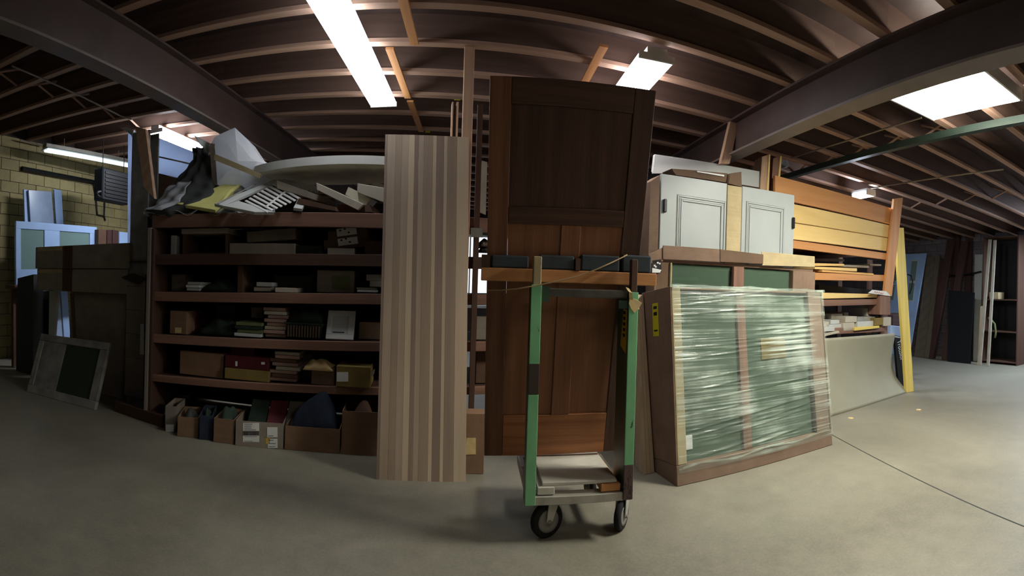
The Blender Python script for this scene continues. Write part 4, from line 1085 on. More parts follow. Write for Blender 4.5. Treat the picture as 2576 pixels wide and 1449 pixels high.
# twine across the cross bar, and masking tape on the right post
tw = [(1224, 730), (1262, 730), (1300, 727), (1340, 720), (1400, 708), (1450, 696), (1500, 678), (1540, 660), (1568, 646), (1578, 641)]
pts = [at(x, y, PY-.03 if 1 < i < 8 else XBY-.006) for i, (x, y) in enumerate(tw)]
tag(MB().tube(pts, .0045, 6).build('twine', M['twine'], smooth=True), 'loose beige twine slung across the timber cross bar of the cart', 'twine')
tp_ = thing('masking_tape', 'strip of cream masking tape knotted round the right green post', 'tape', at(1590, 770, PY-.02))
MB().surf(lambda a, b: at(1574+24*b+9*a+3*sin(9*b), 722+50*b+4*a+3*sin(14*b), PY-.016-.010*sin(6*b)), 3, 16, .002).build('tail', M['tape'], tp_)
MB().prism([at(x, y, PY-.016) for x, y in ((1584, 752), (1598, 752), (1616, 762), (1610, 770), (1604, 778), (1596, 788), (1588, 778), (1582, 764))], .004).build('knot', M['tape'], tp_, bevel=.001)
# pale stave panel end leaning right of the cart
q = [at(1618, 1194, 3.80), at(1647, 1185, 3.84), at(1618, 742, 4.14), at(1600, 745, 4.12)]
dz = min(p.z for p in q)
for p in q[:2]: p.z = max(.001, p.z-dz)
ps = thing('stave_board', 'pale glued-stave panel leaning on edge between the cart and the wrapped crate', 'panel', q[0])
for k in range(3):
    s0, s1 = k/3, (k+1)/3-.02
    MB().slab(q[0].lerp(q[1], s0), q[0].lerp(q[1], s1), q[3].lerp(q[2], s1), q[3].lerp(q[2], s0), .22, 'v', back=(.02, 1, .02)).build('stave', M['stave_pale'] if k != 1 else STAVES[4], ps)

# ------------------------------------------------------------------ crated windows
def crate_box(name, label, BL_, BR_, TL_, thick, px_sash, wrapped):
    pass
A, B = atZ(1703, 1225, 0), atZ(2095, 1119, 0)
lean = .20
hz = at(1690, 723, A.y+lean).z
Fc = Fr(A, B-A, Vector((0, lean, hz))); wC = (B-A).length
uTLc, hC = Fc.px(1692, 723); uTRc, hC2 = Fc.px(2051, 731)
hC = (hC+hC2)/2
cr = thing('window_crate', 'cardboard-framed window crate wrapped in clear stretch film, standing on the floor in front', 'crate', A)
TC = .50
def qb(u0, u1, v0, v1, d0, d1, name, mat, par=None, grain='u', bev=.004, F=None):
    return MB().box(F or Fc, u0, u1, d0, d1, v0, v1, grain).build(name, M[mat], par or cr, bevel=bev)
def U(x, y, d=0): return Fc.px(x, y, d)[0]
def V(x, y, d=0): return Fc.px(x, y, d)[1]
vb_ = V(1740, 1165); sL = U(1716, 950)-U(1697, 950)+.03; sR = wC-U(2003, 950)
wT = wC
qb(0, wT, 0, vb_, 0, TC, 'bottom_tray', 'card_crate', bev=.006)
qb(0, .014, vb_+.001, hC, 0, TC, 'side_sheet', 'card_crate', grain='v')
qb(.0145, sL, vb_+.001, hC, 0, .03, 'corner_guard', 'card_light', grain='v')
qb(wT-.014, wT, vb_+.001, hC, 0, TC, 'side_sheet', 'card_crate', grain='v')
qb(wT-.015-.19, wT-.0145, vb_+.001, hC, .01, .05, 'corner_guard', 'card_crate', grain='v')
qb(.0145, wT-.0145, hC-.02, hC-.0005, .031, TC, 'top_sheet', 'card_crate')
qb(.0145, wT-.0145, vb_+.001, hC-.021, TC-.02, TC, 'back_sheet', 'card_crate', grain='v')
xm0, xm1 = U(1869, 900), U(1890, 900)
qb(xm0, xm1, vb_+.001, hC-.021, .05, .10, 'mullion', 'rack', grain='v', bev=.003)
for (u0, u1) in ((sL+.001, xm0-.001), (xm1+.001, wT-.21)):
    qb(u0, u1, vb_+.001, hC-.021, .075, .083, 'glass_pane', 'glass_green', bev=0)
u0, u1 = U(1916, 905, .07), U(1977, 905, .07); qb(u0, u1, V(1940, 903, .07), V(1940, 850, .07), .066, .072, 'sticker', 'card_olive')
u0, u1 = U(1716, 1120, .07), U(1742, 1120, .07); qb(u0, u1, V(1728, 1132, .07), V(1728, 1095, .07), .066, .072, 'label', 'paper')
u0, u1 = U(1984, 1110, .03), U(2010, 1110, .03); qb(u0, u1, V(2000, 1118, .03), V(2000, 1092, .03), .030, .036, 'label', 'greywhite') if False else None
qb(sL+.02, wT-.25, vb_+.1, hC-.1, .30, .31, 'inner_sash', 'column', bev=0)
# yellow label on the left side of the crate
FL = Fr(Fc.w(0, 0, 0), -Fc.ey, Fc.ez)
m0 = [FL.pw(x, y, -.002) for x, y in ((1645, 812), (1659, 814), (1661, 731), (1647, 729))]
lbq = [Fc.w(-.003, d, v) for d, v in ((.30, 1.17), (.20, 1.17), (.20, 1.45), (.30, 1.45))]
MB().slab(*lbq, .002, back=Fc.ex).build('yellow_label', M['yellowlabel'], cr)
for (v0_, v1_) in ((1.40, 1.425), (1.345, 1.375), (1.21, 1.225)): MB().slab(*[Fc.w(-.0045, d, v) for d, v in ((.28, v0_), (.22, v0_), (.22, v1_), (.28, v1_))], .001, back=Fc.ex).build('label_print', M['ink'], cr)
# stretch film: drawn tight over front, top and right side, with folds
rnd = random.Random(3)
folds = [(rnd.uniform(.05, .95), rnd.uniform(.05, .22), rnd.uniform(.01, .03), rnd.uniform(.1, .8), rnd.uniform(.25, .6)) for _ in range(34)]
def film(a, b):
    u = .02+(wT+.005-.02)*a; v = vb_-.06+(hC-vb_+.075)*b
    d = -.012
    for (v_, k, s, c, w_) in folds:
        line = v_*(hC)+k*(u/wT)
        e = math.exp(-((v-line)/.008)**2)*math.exp(-((a-c)/w_)**2*2)
        d -= .010*e
    d -= .006*sin(v*40+u*6)*sin(u*3+v*7)*.5
    p = Fc.w(u, d, v)
    return p
MB().surf(film, 60, 240, .0).build('stretch_film', M['film'], cr, smooth=True)
roll = [Fc.w(.0+wT*t, -.02+.008*sin(t*23), hC+.004+.005*sin(t*17)) for t in [i/24 for i in range(25)]]
MB().tube(roll, [.013+.005*sin(i*1.9) for i in range(25)], 7).build('film_edge', M['film'], cr, smooth=True)
roll = [Fc.w(wT*(.03+.93*t), -.018, vb_-.02+.012*sin(t*15)+.02*t) for t in [i/20 for i in range(21)]]
MB().tube(roll, [.009+.005*sin(i*2.3) for i in range(21)], 6).build('film_edge', M['film'], cr, smooth=True)

# rear crate
bA, bB = at(1640, 900, 4.36), at(2048, 900, 4.50)
Fb = Fr((bA.x, bA.y, 0), (bB.x-bA.x, bB.y-bA.y, 0)); wB = Fb.px(2050, 680)[0]
v660, v620, v645 = Fb.px(1700, 662)[1], Fb.px(1664, 617)[1], Fb.px(2044, 645)[1]
c2 = thing('window_crate', 'taller cardboard-framed window crate standing behind the film-wrapped one', 'crate', Fb.o)
s0 = Fb.px(1686, 690)[0]; s1, s2 = Fb.px(1846, 690)[0], Fb.px(1872, 690)[0]; s3 = Fb.px(1994, 690)[0]
hB = v620
qb(0, .02, 0, hB-.16, .0, .2, 'side_sheet', 'card_crate', c2, 'v', F=Fb); qb(.0205, s0, 0, hB-.16, .02, .2, 'corner_guard', 'card_dark', c2, 'v', F=Fb)
qb(s0+.001, s0+.02, 0, hB-.16, 0, .02, 'corner_guard', 'card_light', c2, 'v', F=Fb)
qb(s1, s2, .05, hB-.16, .0, .05, 'mullion', 'rack', c2, 'v', F=Fb); qb(s3, wB, 0, hB-.16, -.01, .2, 'corner_guard', 'card_crate', c2, 'v', F=Fb)
for (a_, b_) in ((s0+.021, s1-.001), (s2+.001, s3-.001)): qb(a_, b_, .05, hB-.16, .06, .068, 'glass_pane', 'glass_green', c2, F=Fb, bev=0)
qb(s0, s3, .04, hB-.2, .17, .18, 'back_sheet', 'darkgrey', c2, F=Fb, bev=0); qb(0, wB, 0, .04, .021, .17, 'bottom_tray', 'card_crate', c2, F=Fb)
# torn top flap in three pieces
def flap(pts, d, mat):
    q = [Fb.pw(x, y, d) for x, y in pts]; MB().slab(*q, .012, back=Fb.ey).build('top_flap', M[mat], c2, bevel=.003)
flap([(1668, 652), (1815, 660), (1815, 627), (1668, 617)], -.012, 'card_crate')
flap([(1812, 659), (1920, 664), (1921, 640), (1812, 627)], -.02, 'card_dark')
flap([(1918, 668), (2050, 672), (2050, 645), (1916, 633)], -.012, 'card_light')
flap([(1632, 664), (1668, 658), (1668, 622), (1632, 640)], .0, 'card_crate')
qb(.0, wB, hB-.158, hB-.13, .03, .24, 'top_sheet', 'card_crate', c2, F=Fb)
q = [Fb.pw(x, y, -.0) for x, y in ((1641, 685), (1664, 684), (1664, 652), (1641, 655))]
MB().slab(*q, .004, back=Fb.ey).build('black_print', M['black'], c2)
q = [Fb.pw(x, y, -.004) for x, y in ((1641, 686), (1660, 686), (1664, 679), (1641, 674))]
MB().slab(*q, .003, back=Fb.ey).build('white_print', M['paper'], c2)
for (x, y) in ((1655, 661), (1660, 663), (1647, 668), (1650, 671)):
    q = [Fb.pw(x+a, y+b, -.004) for a, b in ((-2, 2), (2, 2), (2, -2), (-2, -2))]; MB().slab(*q, .003, back=Fb.ey).build('white_print', M['paper'], c2)
# pale strips behind the glass standing in for light tubes
for (x0, y0, x1, y1) in ((1690, 697, 1758, 705), (1915, 683, 1968, 689)):
    q = [Fb.pw(x, y, .1) for x, y in ((x0, y1), (x1, y1), (x1, y0), (x0, y0))]
    MB().slab(*q, .02, back=Fb.ey).build('inner_trim', M['greywhite'], c2)

# white cabinet doors standing on the rear crate
zbase = hB-.1295
Y1 = 4.42
w0, w1 = at(1662, 560, Y1), at(1998, 560, Y1+.20)
Fw = Fr((w0.x, w0.y, zbase), (w1.x-w0.x, w1.y-w0.y, 0))
def WU(x, y, d=0): return Fw.px(x, y, d)
cd = thing('door_pair', 'pair of white panelled cabinet doors strapped with cardboard on top of the rear crate', 'cabinet door', Fw.o)
def leaf(xa, xb, yta, ytb, pin, hinge_x, hinge_y):
    ua, va = WU(xa, yta); ub, vb2 = WU(xb, ytb)
    pts = [Fw.w(ua, 0, 0), Fw.w(ub, 0, 0), Fw.w(ub, 0, vb2), Fw.w(ua, 0, va)]
    lf = MB().slab(*pts, .035, back=Fw.ey).build('door_leaf', M['doorwhite'], cd, bevel=.004)
    x0, x1, y0, y1 = pin
    for k, (e, dd, t) in enumerate(((0, -.010, .010), (.022, -.006, .006), (.04, -.012, .012))):
        a0, b1 = WU(x0, y0); a1, b2 = WU(x1, y1); b = (b1+b2)/2
        a0 += e; a1 -= e; top_ = b-e
        wdt = .016
        MB().box(Fw, a0, a0+wdt, dd, dd+t, .01, top_).build('moulding', M['doorwhite'], lf, bevel=.003)
        MB().box(Fw, a1-wdt, a1, dd, dd+t, .01, top_).build('moulding', M['doorwhite'], lf, bevel=.003)
        MB().box(Fw, a0+wdt, a1-wdt, dd, dd+t, top_-wdt, top_).build('moulding', M['doorwhite'], lf, bevel=.003)
    a0, b1 = WU(x0, y0); a1, b2 = WU(x1, y1)
    MB().box(Fw, a0-.006, a0-.002, -.004, -.0005, .01, (b1+b2)/2+.004).build('groove', M['column'], lf); MB().box(Fw, a1+.002, a1+.006, -.004, -.0005, .01, (b1+b2)/2+.004).build('groove', M['column'], lf)
    MB().box(Fw, a0-.006, a1+.006, -.004, -.0005, (b1+b2)/2+.002, (b1+b2)/2+.006).build('groove', M['column'], lf)
    hu, hv = WU(hinge_x, hinge_y)
    hg = MB().box(Fw, hu-.018, hu+.018, -.03, -.0005, hv-.08, hv+.05).build('hinge', M['black'], lf, bevel=.008)
    MB().lathe(Fw.w(hu, -.03, hv+.02), -Fw.ey, [(.028, 0), (.028, .014), (.016, .02)], 12).build('knuckle', M['black'], lf) if False else None
leaf(1664, 1830, 437, 462, (1704, 1825, 497, 502), 1671, 514)
leaf(1868, 1999, 468, 491, (1878, 1973, 509, 522), 1994, 558)
ua, va = WU(1831, 465, -.012); ub, vb2 = WU(1867, 471, -.012)
MB().slab(Fw.w(ua, -.012, .0), Fw.w(ub, -.012, .0), Fw.w(ub, -.012, vb2), Fw.w(ua, -.012, va), .01, back=Fw.ey).build('cardboard_strap', M['card_light'], cd, bevel=.002)
ua, va = WU(1642, 450); ub, vb2 = WU(1661, 440)
MB().slab(Fw.w(ua-.01, .03, 0), Fw.w(ub-.002, .0, 0), Fw.w(ub-.002, .0, vb2), Fw.w(ua-.01, .03, va-.02), .2, back=Fw.ey).build('cardboard_edge', M['card_crate'], cd, bevel=.003)
q = [Fw.pw(x, y, .06) for x, y in ((1700, 440), (1832, 460), (1830, 436), (1690, 424))]
MB().slab(*q, .2, back=Fw.ey).build('cardboard_lid', M['card_dark'], cd)
q = [Fw.pw(x, y, .02) for x, y in ((1833, 462), (1866, 470), (1865, 432), (1838, 436))]
MB().slab(*q, .14, back=Fw.ey).build('cardboard_flap', M['card_dark'], cd)
q = [Fw.pw(x, y, .045) for x, y in ((1755, 433), (1822, 444), (1822, 440), (1755, 430))]
MB().slab(*q, .01, back=Fw.ey).build('light_strip', M['white'], cd)

# ------------------------------------------------------------------ long rack, right bays
def rz(x, y, d=0): return RACK.px(x, y, d)
r2 = thing('storage_rack', 'orange-lit timber storage rack at the right end, behind the crates and the leaning sheet', 'rack', RACK.w(4.5, .5, 0))
uE0 = rz(2226, 729)[0]; uS = RACK.px(1650, 600)[0]
RSH = []
for (xl, yl, xr, yr, dy, mt) in ((2005, 606, 2233, 638, 20, 'pine_orange'), (2052, 686, 2228, 692, 19, 'pine_orange'), (2066, 754, 2212, 752, 17, 'rack'), (2070, 826, 2228, 820, 17, 'rack')):
    ua, va = rz(xl, yl); ub, vb2 = rz(xr, yr)
    k = (vb2-va)/(ub-ua); k = max(-.03, min(.03, k)); vm, um = (va+vb2)/2, (ua+ub)/2
    z = lambda u, vm=vm, um=um, k=k: vm+k*(u-um)
    h = dy/1240*6.3
    RSH.append((z, h)); l, r = uS, uE0
    def bar(d0, d1, t0, t1): return [RACK.w(l, d0, z(l)-t1), RACK.w(r, d0, z(r)-t1), RACK.w(r, d1, z(r)-t1), RACK.w(l, d1, z(l)-t1), RACK.w(l, d0, z(l)-t0), RACK.w(r, d0, z(r)-t0), RACK.w(r, d1, z(r)-t0), RACK.w(l, d1, z(l)-t0)]
    MB().hexa(bar(-.02, .025, 0, h)).build('shelf_rail', M[mt], r2, bevel=.004)
    MB().hexa(bar(.0255, 1.0, .005, .035)).build('shelf', M['rack'], r2)
    MB().hexa(bar(.96, 1.0, .0355, h)).build('shelf_rail', M['rack_dark'], r2)
# end post, leaning a little, and back posts
pe = [(2224, 745), (2244, 745), (2272, 497), (2250, 500)]
q = [RACK.pw(x, y, -.07) for x, y in pe]
ext = [q[0]+(q[0]-q[3])*1.0, q[1]+(q[1]-q[2])*1.0]
s_ = ext[0].z/(ext[0].z-q[0].z) if ext[0].z < 0 else 1
def down(a, b): t = (a.z-0.0)/(b.z-a.z); return a-(b-a)*t
MB().slab(q[0], q[1], q[2], q[3], .045, 'v', back=RACK.ey).build('upright', M['pine_orange'], r2, bevel=.004)
ul, ur = rz(2216, 760, .03)[0], rz(2234, 760, .03)[0]
MB().box(RACK, ul, ur, .03, .075, 0, q[0].z-.002, 'v').build('upright', M['rack'], r2)
q2 = [RACK.pw(x, y, .97) for x, y in ((2186, 745), (2206, 745), (2206, 660), (2186, 660))]
for (xx) in (2120, 2196):
    u_ = RACK.px(xx, 700, .95)[0]; MB().box(RACK, u_-.05, u_+.05, 1.001, 1.05, 0, RSH[0][0](u_), 'v').build('upright', M['rack_dark'], r2)
# tall stud to the ceiling
u_, _ = rz(1833, 300); u2_, _ = rz(1850, 300)
pts = [RACK.pw(x, y, .05) for x, y in ((1813, 412), (1836, 412), (1862, 178), (1842, 174))]
for k in (2, 3): pts[k].z = min(pts[k].z, ceil_z(pts[k].x)-.004)
tag(MB().slab(*pts, .05, 'v', back=RACK.ey).build('tall_stud', M['stud'], bevel=.003), 'tall thin stud rising to the ceiling behind the grey-white leaf on the right', 'timber')
# yellow boards on edge on the top rail
yb = []
for (tl, tr, br, bl, mt, lb) in (((1950, 441), (2247, 525), (2243, 564), (1950, 499), 'pine_orange', 'orange-lit wide board, uppermost of three stacked on edge on the right rack'),
        ((1995, 513), (2240, 567), (2238, 598), (1995, 559), 'pine_pale', 'pale yellow board, middle of three stacked on edge on the right rack'),
        ((1995, 561), (2238, 600), (2234, 632), (1995, 602), 'pine_pale', 'pale yellow board, lowest of three stacked on edge on the right rack')):
    q = [RACK.pw(*p, .0) for p in (bl, br, tr, tl)]
    tag(MB().slab(*q, .04, back=RACK.ey).build('wide_board', M[mt], bevel=.003), lb, 'board', 'wide boards stacked on edge')
# short upright boards and grey-white leaf on top
for (pts, lb, mt) in (([(1912, 475), (1930, 481), (1937, 388), (1917, 394)], 'short upright board, left of two beside the yellow boards', 'stud'), ([(1940, 482), (1955, 484), (1966, 392), (1945, 398)], 'short upright board, right of two beside the yellow boards', 'rack')):
    q = [RACK.pw(x, y, .1) for x, y in pts]
    o = MB().slab(*q, .2, 'v', back=(.10, 1, 0)).build('upright_board', M[mt], bevel=.003); tag(o, lb, 'board', 'upright boards by the yellow boards')
    MB().slab(RACK.pw(pts[1][0]-1, pts[1][1], .09), RACK.pw(pts[1][0]+4, pts[1][1]+1, .09), RACK.pw(pts[2][0]+1, pts[2][1], .09), RACK.pw(pts[2][0]-3, pts[2][1]+1, .09), .02, 'v').build('edge_strip', M['pine_pale'], o)
q = [RACK.pw(x, y, .12) for x, y in ((1642, 432), (1910, 472), (1911, 431), (1647, 388))]
gl = MB().slab(*q, .04, back=RACK.ey).build('grey_white_leaf', M['greywhite'], bevel=.004); tag(gl, 'long grey-white leaf lying on edge above the cabinet doors', 'panel')
q = [RACK.pw(x, y, .10) for x, y in ((1642, 436), (1720, 437), (1720, 424), (1644, 421))]
MB().slab(*q, .018, back=RACK.ey).build('edge_trim', M['white'], gl)
q = [RACK.pw(x, y, .15) for x, y in ((1866, 500), (1925, 505), (1925, 440), (1866, 430))]
tag(MB().slab(*q, .05, back=RACK.ey).build('brown_board', M['rack'], bevel=.003), 'brown board standing between cardboard strap and short upright boards', 'board')
o = thing('strip_light', 'dark grey end of an unlit strip light beyond the short upright boards', 'light', at(1975, 420, 6.0))
MB().prism([at(x, y, 6.0) for x, y in ((1963, 424), (1986, 418), (1981, 400), (1972, 396), (1964, 398))], .6, (.1, 1, 0)).build('reflector', M['column'], o)
t = at(1973, 397, 6.2); MB().tube([t, Vector((t.x, t.y, ceil_z(t.x)))], .006, 6).build('hanger', M['pipe'], o)
# boards in the upper open bay
for (pts, d, mt, lb) in (([(2050, 677), (2156, 683), (2156, 675), (2050, 671)], .0, 'pine_pale', 'pale board ends, lowest layer in the upper open bay of the right rack'),
        ([(2068, 684), (2198, 693), (2198, 688), (2068, 679)], -.03, 'pine', 'orange thin board at the front of the upper open bay'),
        ([(2048, 669), (2124, 669), (2124, 664), (2048, 662)], .1, 'pine_pale', 'pale board, upper layer at the left of the upper open bay'),
        ([(2122, 671), (2186, 674), (2186, 668), (2122, 666)], .2, 'moulding', 'grey-beige board, upper layer at the right of the upper open bay'),
        ([(2050, 657), (2124, 658), (2124, 652), (2050, 650)], .5, 'greywhite', 'grey-white board at the back of the upper open bay'),
        ([(2188, 668), (2217, 669), (2217, 665), (2188, 664)], .3, 'moulding', 'short pale strip end at the right of the upper open bay')):
    q = [RACK.pw(x, y, d) for x, y in pts]; tag(MB().slab(*q, .5, back=RACK.ey).build('board', M[mt], bevel=.002), lb, 'board', 'boards in the upper open bay')
q = [RACK.pw(x, y, -.03) for x, y in ((2060, 752), (2208, 748), (2208, 740), (2060, 736))]
tag(MB().slab(*q, .5, back=RACK.ey).build('pale_board', M['pine_pale'], bevel=.003), 'long pale yellow board lying in the middle bay of the right rack', 'board')
q = [RACK.pw(x, y, .35) for x, y in ((2060, 735), (2208, 738), (2195, 729), (2060, 716))]
tag(MB().slab(*q, .3, back=RACK.ey).build('dark_sheet', M['darkgrey']), 'dark sheet lying behind the long pale yellow board', 'sheet')
q = [RACK.pw(x, y, -.1) for x, y in ((2184, 737), (2241, 745), (2230, 733), (2195, 729))]
wsn = MB().slab(*q, .004).build('paper_note', M['paper']); tag(wsn, 'white paper note with red handwriting at the end of the right rack', 'note')
m = MB(); pr = [(2199, 736), (2202, 733), (2204, 737), (2207, 734), (2209, 738), (2212, 735), (2215, 739), (2218, 736), (2219, 740), (2223, 737)]
m.tube([RACK.pw(x, y, -.104) for x, y in pr], .003, 5); m.build('handwriting', M['redink'], wsn)
q = [RACK.pw(x, y, -.085) for x, y in ((2214, 792), (2240, 792), (2240, 746), (2214, 743))]
tag(MB().slab(*q, .3, 'v', back=RACK.ey).build('brown_block', M['rack'], bevel=.004), 'scarred red-brown timber block at the end of the right rack under the note', 'block')
# offcuts in the lower bay
for i, (x0, y0, x1, y1, d, dp, mt, lb) in enumerate((
        (2062, 823, 2100, 834, -.06, .3, 'greywhite', 'white-green flat offcut at the front left of the lower bay'),
        (2072, 809, 2086, 823, .05, .3, 'moulding', 'squarish pale offcut above the flat white one'),
        (2086, 816, 2120, 826, .02, .3, 'greywhite', 'pale offcut, lower of the small white stack in the lower bay'),
        (2090, 805, 2112, 815, .05, .3, 'greywhite', 'pale offcut, upper of the small white stack in the lower bay'),
        (2122, 812, 2150, 832, -.02, .35, 'moulding', 'large square-ended offcut in the middle of the lower bay'),
        (2127, 796, 2156, 811, .0, .35, 'moulding', 'square-ended offcut lying on the large one in the lower bay'),
        (2158, 808, 2202, 822, -.02, .3, 'greywhite', 'pale green-lit board right of the square offcuts'),
        (2158, 797, 2202, 807, .04, .3, 'column', 'grey board above the pale green-lit one'),
        (2201, 800, 2222, 818, -.05, .35, 'card_olive', 'tan offcut with sloping top at the right of the lower bay'),
        (2223, 798, 2242, 820, -.06, .3, 'moulding', 'pale offcut at the right end of the lower bay'),
        (2092, 789, 2120, 803, .2, .4, 'moulding', 'beam offcut end lying at the back left of the lower bay'),
        (2124, 786, 2135, 796, .25, .3, 'moulding', 'small offcut end at the back of the lower bay'),
        (2182, 775, 2208, 795, .15, .3, 'moulding', 'pale offcuts end high at the right of the lower bay'))):
    cell(x0, y0, x1, y1, d, dp, 'offcut', mt, lb, 'offcut', group='offcuts in the lower bay')
q = [RACK.pw(x, y, -.05) for x, y in ((2150, 832), (2212, 825), (2212, 819), (2150, 824))]
tag(MB().slab(*q, .2, back=RACK.ey).build('yellow_strip', M['pine_yellow']), 'bright yellow timber strip at the front of the lower bay', 'strip')
q = [RACK.pw(x, y, -.07) for x, y in ((2074, 846), (2112, 837), (2110, 832), (2072, 840))]
tag(MB().slab(*q, .08, back=RACK.ey).build('offcut', M['moulding']), 'pale bark-edged offcut lying below the flat white one', 'offcut')

# bent grey sheet leaning on the rack
pL, pR = atZ(2088, 1049, 0), atZ(2287, 986, 0)
tL, tR = RACK.pw(2060, 852, -.12), RACK.pw(2253, 838, -.12)
def bent(a, b):
    foot = pL.lerp(pR, a); head = tL.lerp(tR, a)
    h = head.z; t = b
    # comes forward along the floor, then rises
    s = t**1.0
    p = foot.lerp(head, s)
    bow = sin(pi*t)
    p += Vector((-.06*bow*a, .14*bow*(.4+.6*a), 0))
    p.z = max(.002, head.z*t-.10*bow*a*head.z)
    return p
tag(MB().surf(bent, 24, 24, .004).build('bent_sheet', M['plywood'], smooth=True), 'large grey-green hardboard sheet bowed against the foot of the right rack', 'sheet')
# black panel with white lettering behind it
q = [at(x, y, 5.32) for x, y in ((2262, 985), (2290, 990), (2273, 853), (2251, 849))]
for p in q[:2]: p.z = .002
bpn = MB().slab(*q, .05, 'v').build('black_board', M['black'], bevel=.003); tag(bpn, 'black panel with white lettering between the bowed sheet and the yellow leaning post', 'panel')
def lettering(text, o, ex, ez, size, mat, par, name='lettering', sx=1.0):
    cu = bpy.data.curves.new('txt', 'FONT'); cu.body = text; cu.size = size; cu.extrude = .001
    ob = bpy.data.objects.new('txt', cu); COL.objects.link(ob); dg = bpy.context.evaluated_depsgraph_get()
    me0 = ob.evaluated_get(dg).to_mesh(); vs = [v.co.copy() for v in me0.vertices]; fs = [tuple(p.vertices) for p in me0.polygons]
    ob.evaluated_get(dg).to_mesh_clear(); bpy.data.objects.remove(ob); bpy.data.curves.remove(cu)
    ex, ez = Vector(ex).normalized(), Vector(ez).normalized(); ey = ez.cross(ex)
    m = MB(); m.add([Vector(o)+ex*v.x*sx+ez*v.y-ey*v.z for v in vs], fs, vs); return m.build(name, M[mat], par)
TLp, TRp = at(2264, 858, 5.305), at(2272, 858, 5.305); LBp = at(2264, 905, 5.305)
dn = (at(2266, 900, 5.30)-at(2259, 858, 5.30)).normalized()
nn = (q[1]-q[0]).cross(q[3]-q[0]).normalized()
if nn.dot(q[0]-EYE) > 0: nn = -nn
lettering('Trocolor', at(2257, 858, 5.303), dn, nn.cross(dn), .12, 'paper', bpn, sx=.78)
q = [at(x, y, 5.31) for x, y in ((2252, 848), (2273, 852), (2273, 850), (2251, 846))]
MB().slab(*q, .055).build('white_edge', M['paper'], bpn)
# leaning yellow post
q = [at(2281, 984, 5.05), at(2299, 982, 5.05), at(2274, 573, 5.28), at(2253, 573, 5.28)]
dz = min(p.z for p in q[:2])
for p in q[:2]: p.z = .001
tag(MB().slab(*q, .06, 'v', back=(0.05, 1, 0)).build('leaning_post', M['pine_yellow'], bevel=.004), 'bright yellow timber post leaning on the right end of the rack', 'post')
# clutter right behind
for (pts, Y, mt, nm, lb, cat) in (([(2240, 842), (2275, 850), (2275, 822), (2240, 818)], 5.7, 'bluewrap', 'wrapped_bundle', 'crumpled white-blue bundle behind the yellow leaning post', 'bundle'),
        ([(2246, 818), (2276, 822), (2276, 788), (2246, 792)], 5.9, 'darkplank', 'dark_bundle', 'dark purple bundle above the crumpled white-blue one', 'bundle')):
    q = [at(x, y, Y) for x, y in pts]; tag(MB().slab(*q, .3, back=(0, 1, 0)).build(nm, M[mat] if False else M[mt], bevel=.01), lb, cat)

# ------------------------------------------------------------------ right wall
def lean_wall(pts_bottom, pts_top, foot_x, head_x, t, name, mat, label, cat, grain='v', floor=True):
    bl, br = [atX(x, y, foot_x) for x, y in pts_bottom]; tl, tr = [atX(x, y, head_x) for x, y in pts_top]
    if floor: bl.z = br.z = .002
    o = MB().slab(bl, br, tr, tl, t, grain, back=(1, 0, .05)).build(name, M[mat], bevel=.004); return tag(o, label, cat) if label else o
fx, hx = 9.9, 10.5
pd = thing('glazed_door', 'pale blue door with small glass lights leaning on the right wall', 'door', (9.9, 9, 0))
bl, br, tr, tl = atX(2218, 872, fx), atX(2287, 872, fx), atX(2330, 637, hx), atX(2262, 640, hx)
bl.z = br.z = .003
Fd = face_frame(bl, br, tl); wd = (br-bl).length
U_ = lambda x, y: Fd.px(x, y)
MB().slab(bl, br, tr, tl, .04, 'v', back=(1, 0, .05)).build('leaf', M['paleblue'], pd, bevel=.004)
for (x0, y0, x1, y1) in ((2290, 706, 2308, 657), (2283, 755, 2301, 712), (2240, 706, 2258, 690), (2240, 755, 2252, 716)):
    q = [Fd.pw(x, y, -.012) for x, y in ((x0-(y0-y1)*.12+4, y0), (x1-(y0-y1)*.12, y0), (x1, y1), (x0+4, y1))]
    MB().slab(*q, .008, back=Fd.ey).build('glass_pane', M['glass_blue'], pd)
    c = sum(q, Vector())/4
    q2 = [c+(p-c)*1.12-Fd.ey*-.004 for p in q]; MB().slab(*q2, .003, back=Fd.ey).build('pane_frame', M['white'], pd)
hp = [Fd.pw(x, y, -.03) for x, y in ((2283, 690), (2292, 694), (2296, 706), (2294, 722), (2288, 740))]
MB().tube(hp, .014, 6).build('handle', M['black'], pd, smooth=True)
for (pb, pt, mt, nm, lb) in (
        (((2300, 862), (2325, 866)), ((2332, 644), (2352, 646)), 'greyplank', 'plank', 'grey-brown plank leaning on the right wall beside the pale blue door'),
        (((2326, 874), (2337, 876)), ((2353, 640), (2364, 640)), 'greyplank', 'plank', 'wider grey-brown plank leaning on the right wall, second from the pale blue door'),
        (((2338, 879), (2350, 880)), ((2365, 650), (2376, 655)), 'darkplank', 'plank', 'dark red-brown plank leaning on the right wall, third from the pale blue door'),
        (((2336, 884), (2347, 885)), ((2382, 604), (2400, 604)), 'darkplank', 'slim_post', 'slim dark post leaning on the right wall, left of the two tallest'),
        (((2368, 888), (2380, 889)), ((2418, 606), (2436, 606)), 'darkplank', 'slim_post', 'slim dark post leaning on the right wall, right of the two tallest')):
    k = .0 if nm == 'slim_post' else .1
    lean_wall(pb, pt, fx+k, hx+k, .07, nm, mt, lb, 'plank')
for (x0, x1, yt, lb) in ((2390, 2410, 584, 'dark upright post on the right wall between the two leaning ones'), (2425, 2441, 572, 'dark upright post on the right wall above the black panel')):
    a, b = atX(x0, 800, XR-.12), atX(x1, 800, XR-.12); zt_ = atX(x0, yt, XR-.12).z
    tag(MB().box(WORLD, XR-.12, XR-.05, min(a.y, b.y), max(a.y, b.y), 0.001, zt_, 'v').build('upright_post', M['darkplank']), lb, 'post')
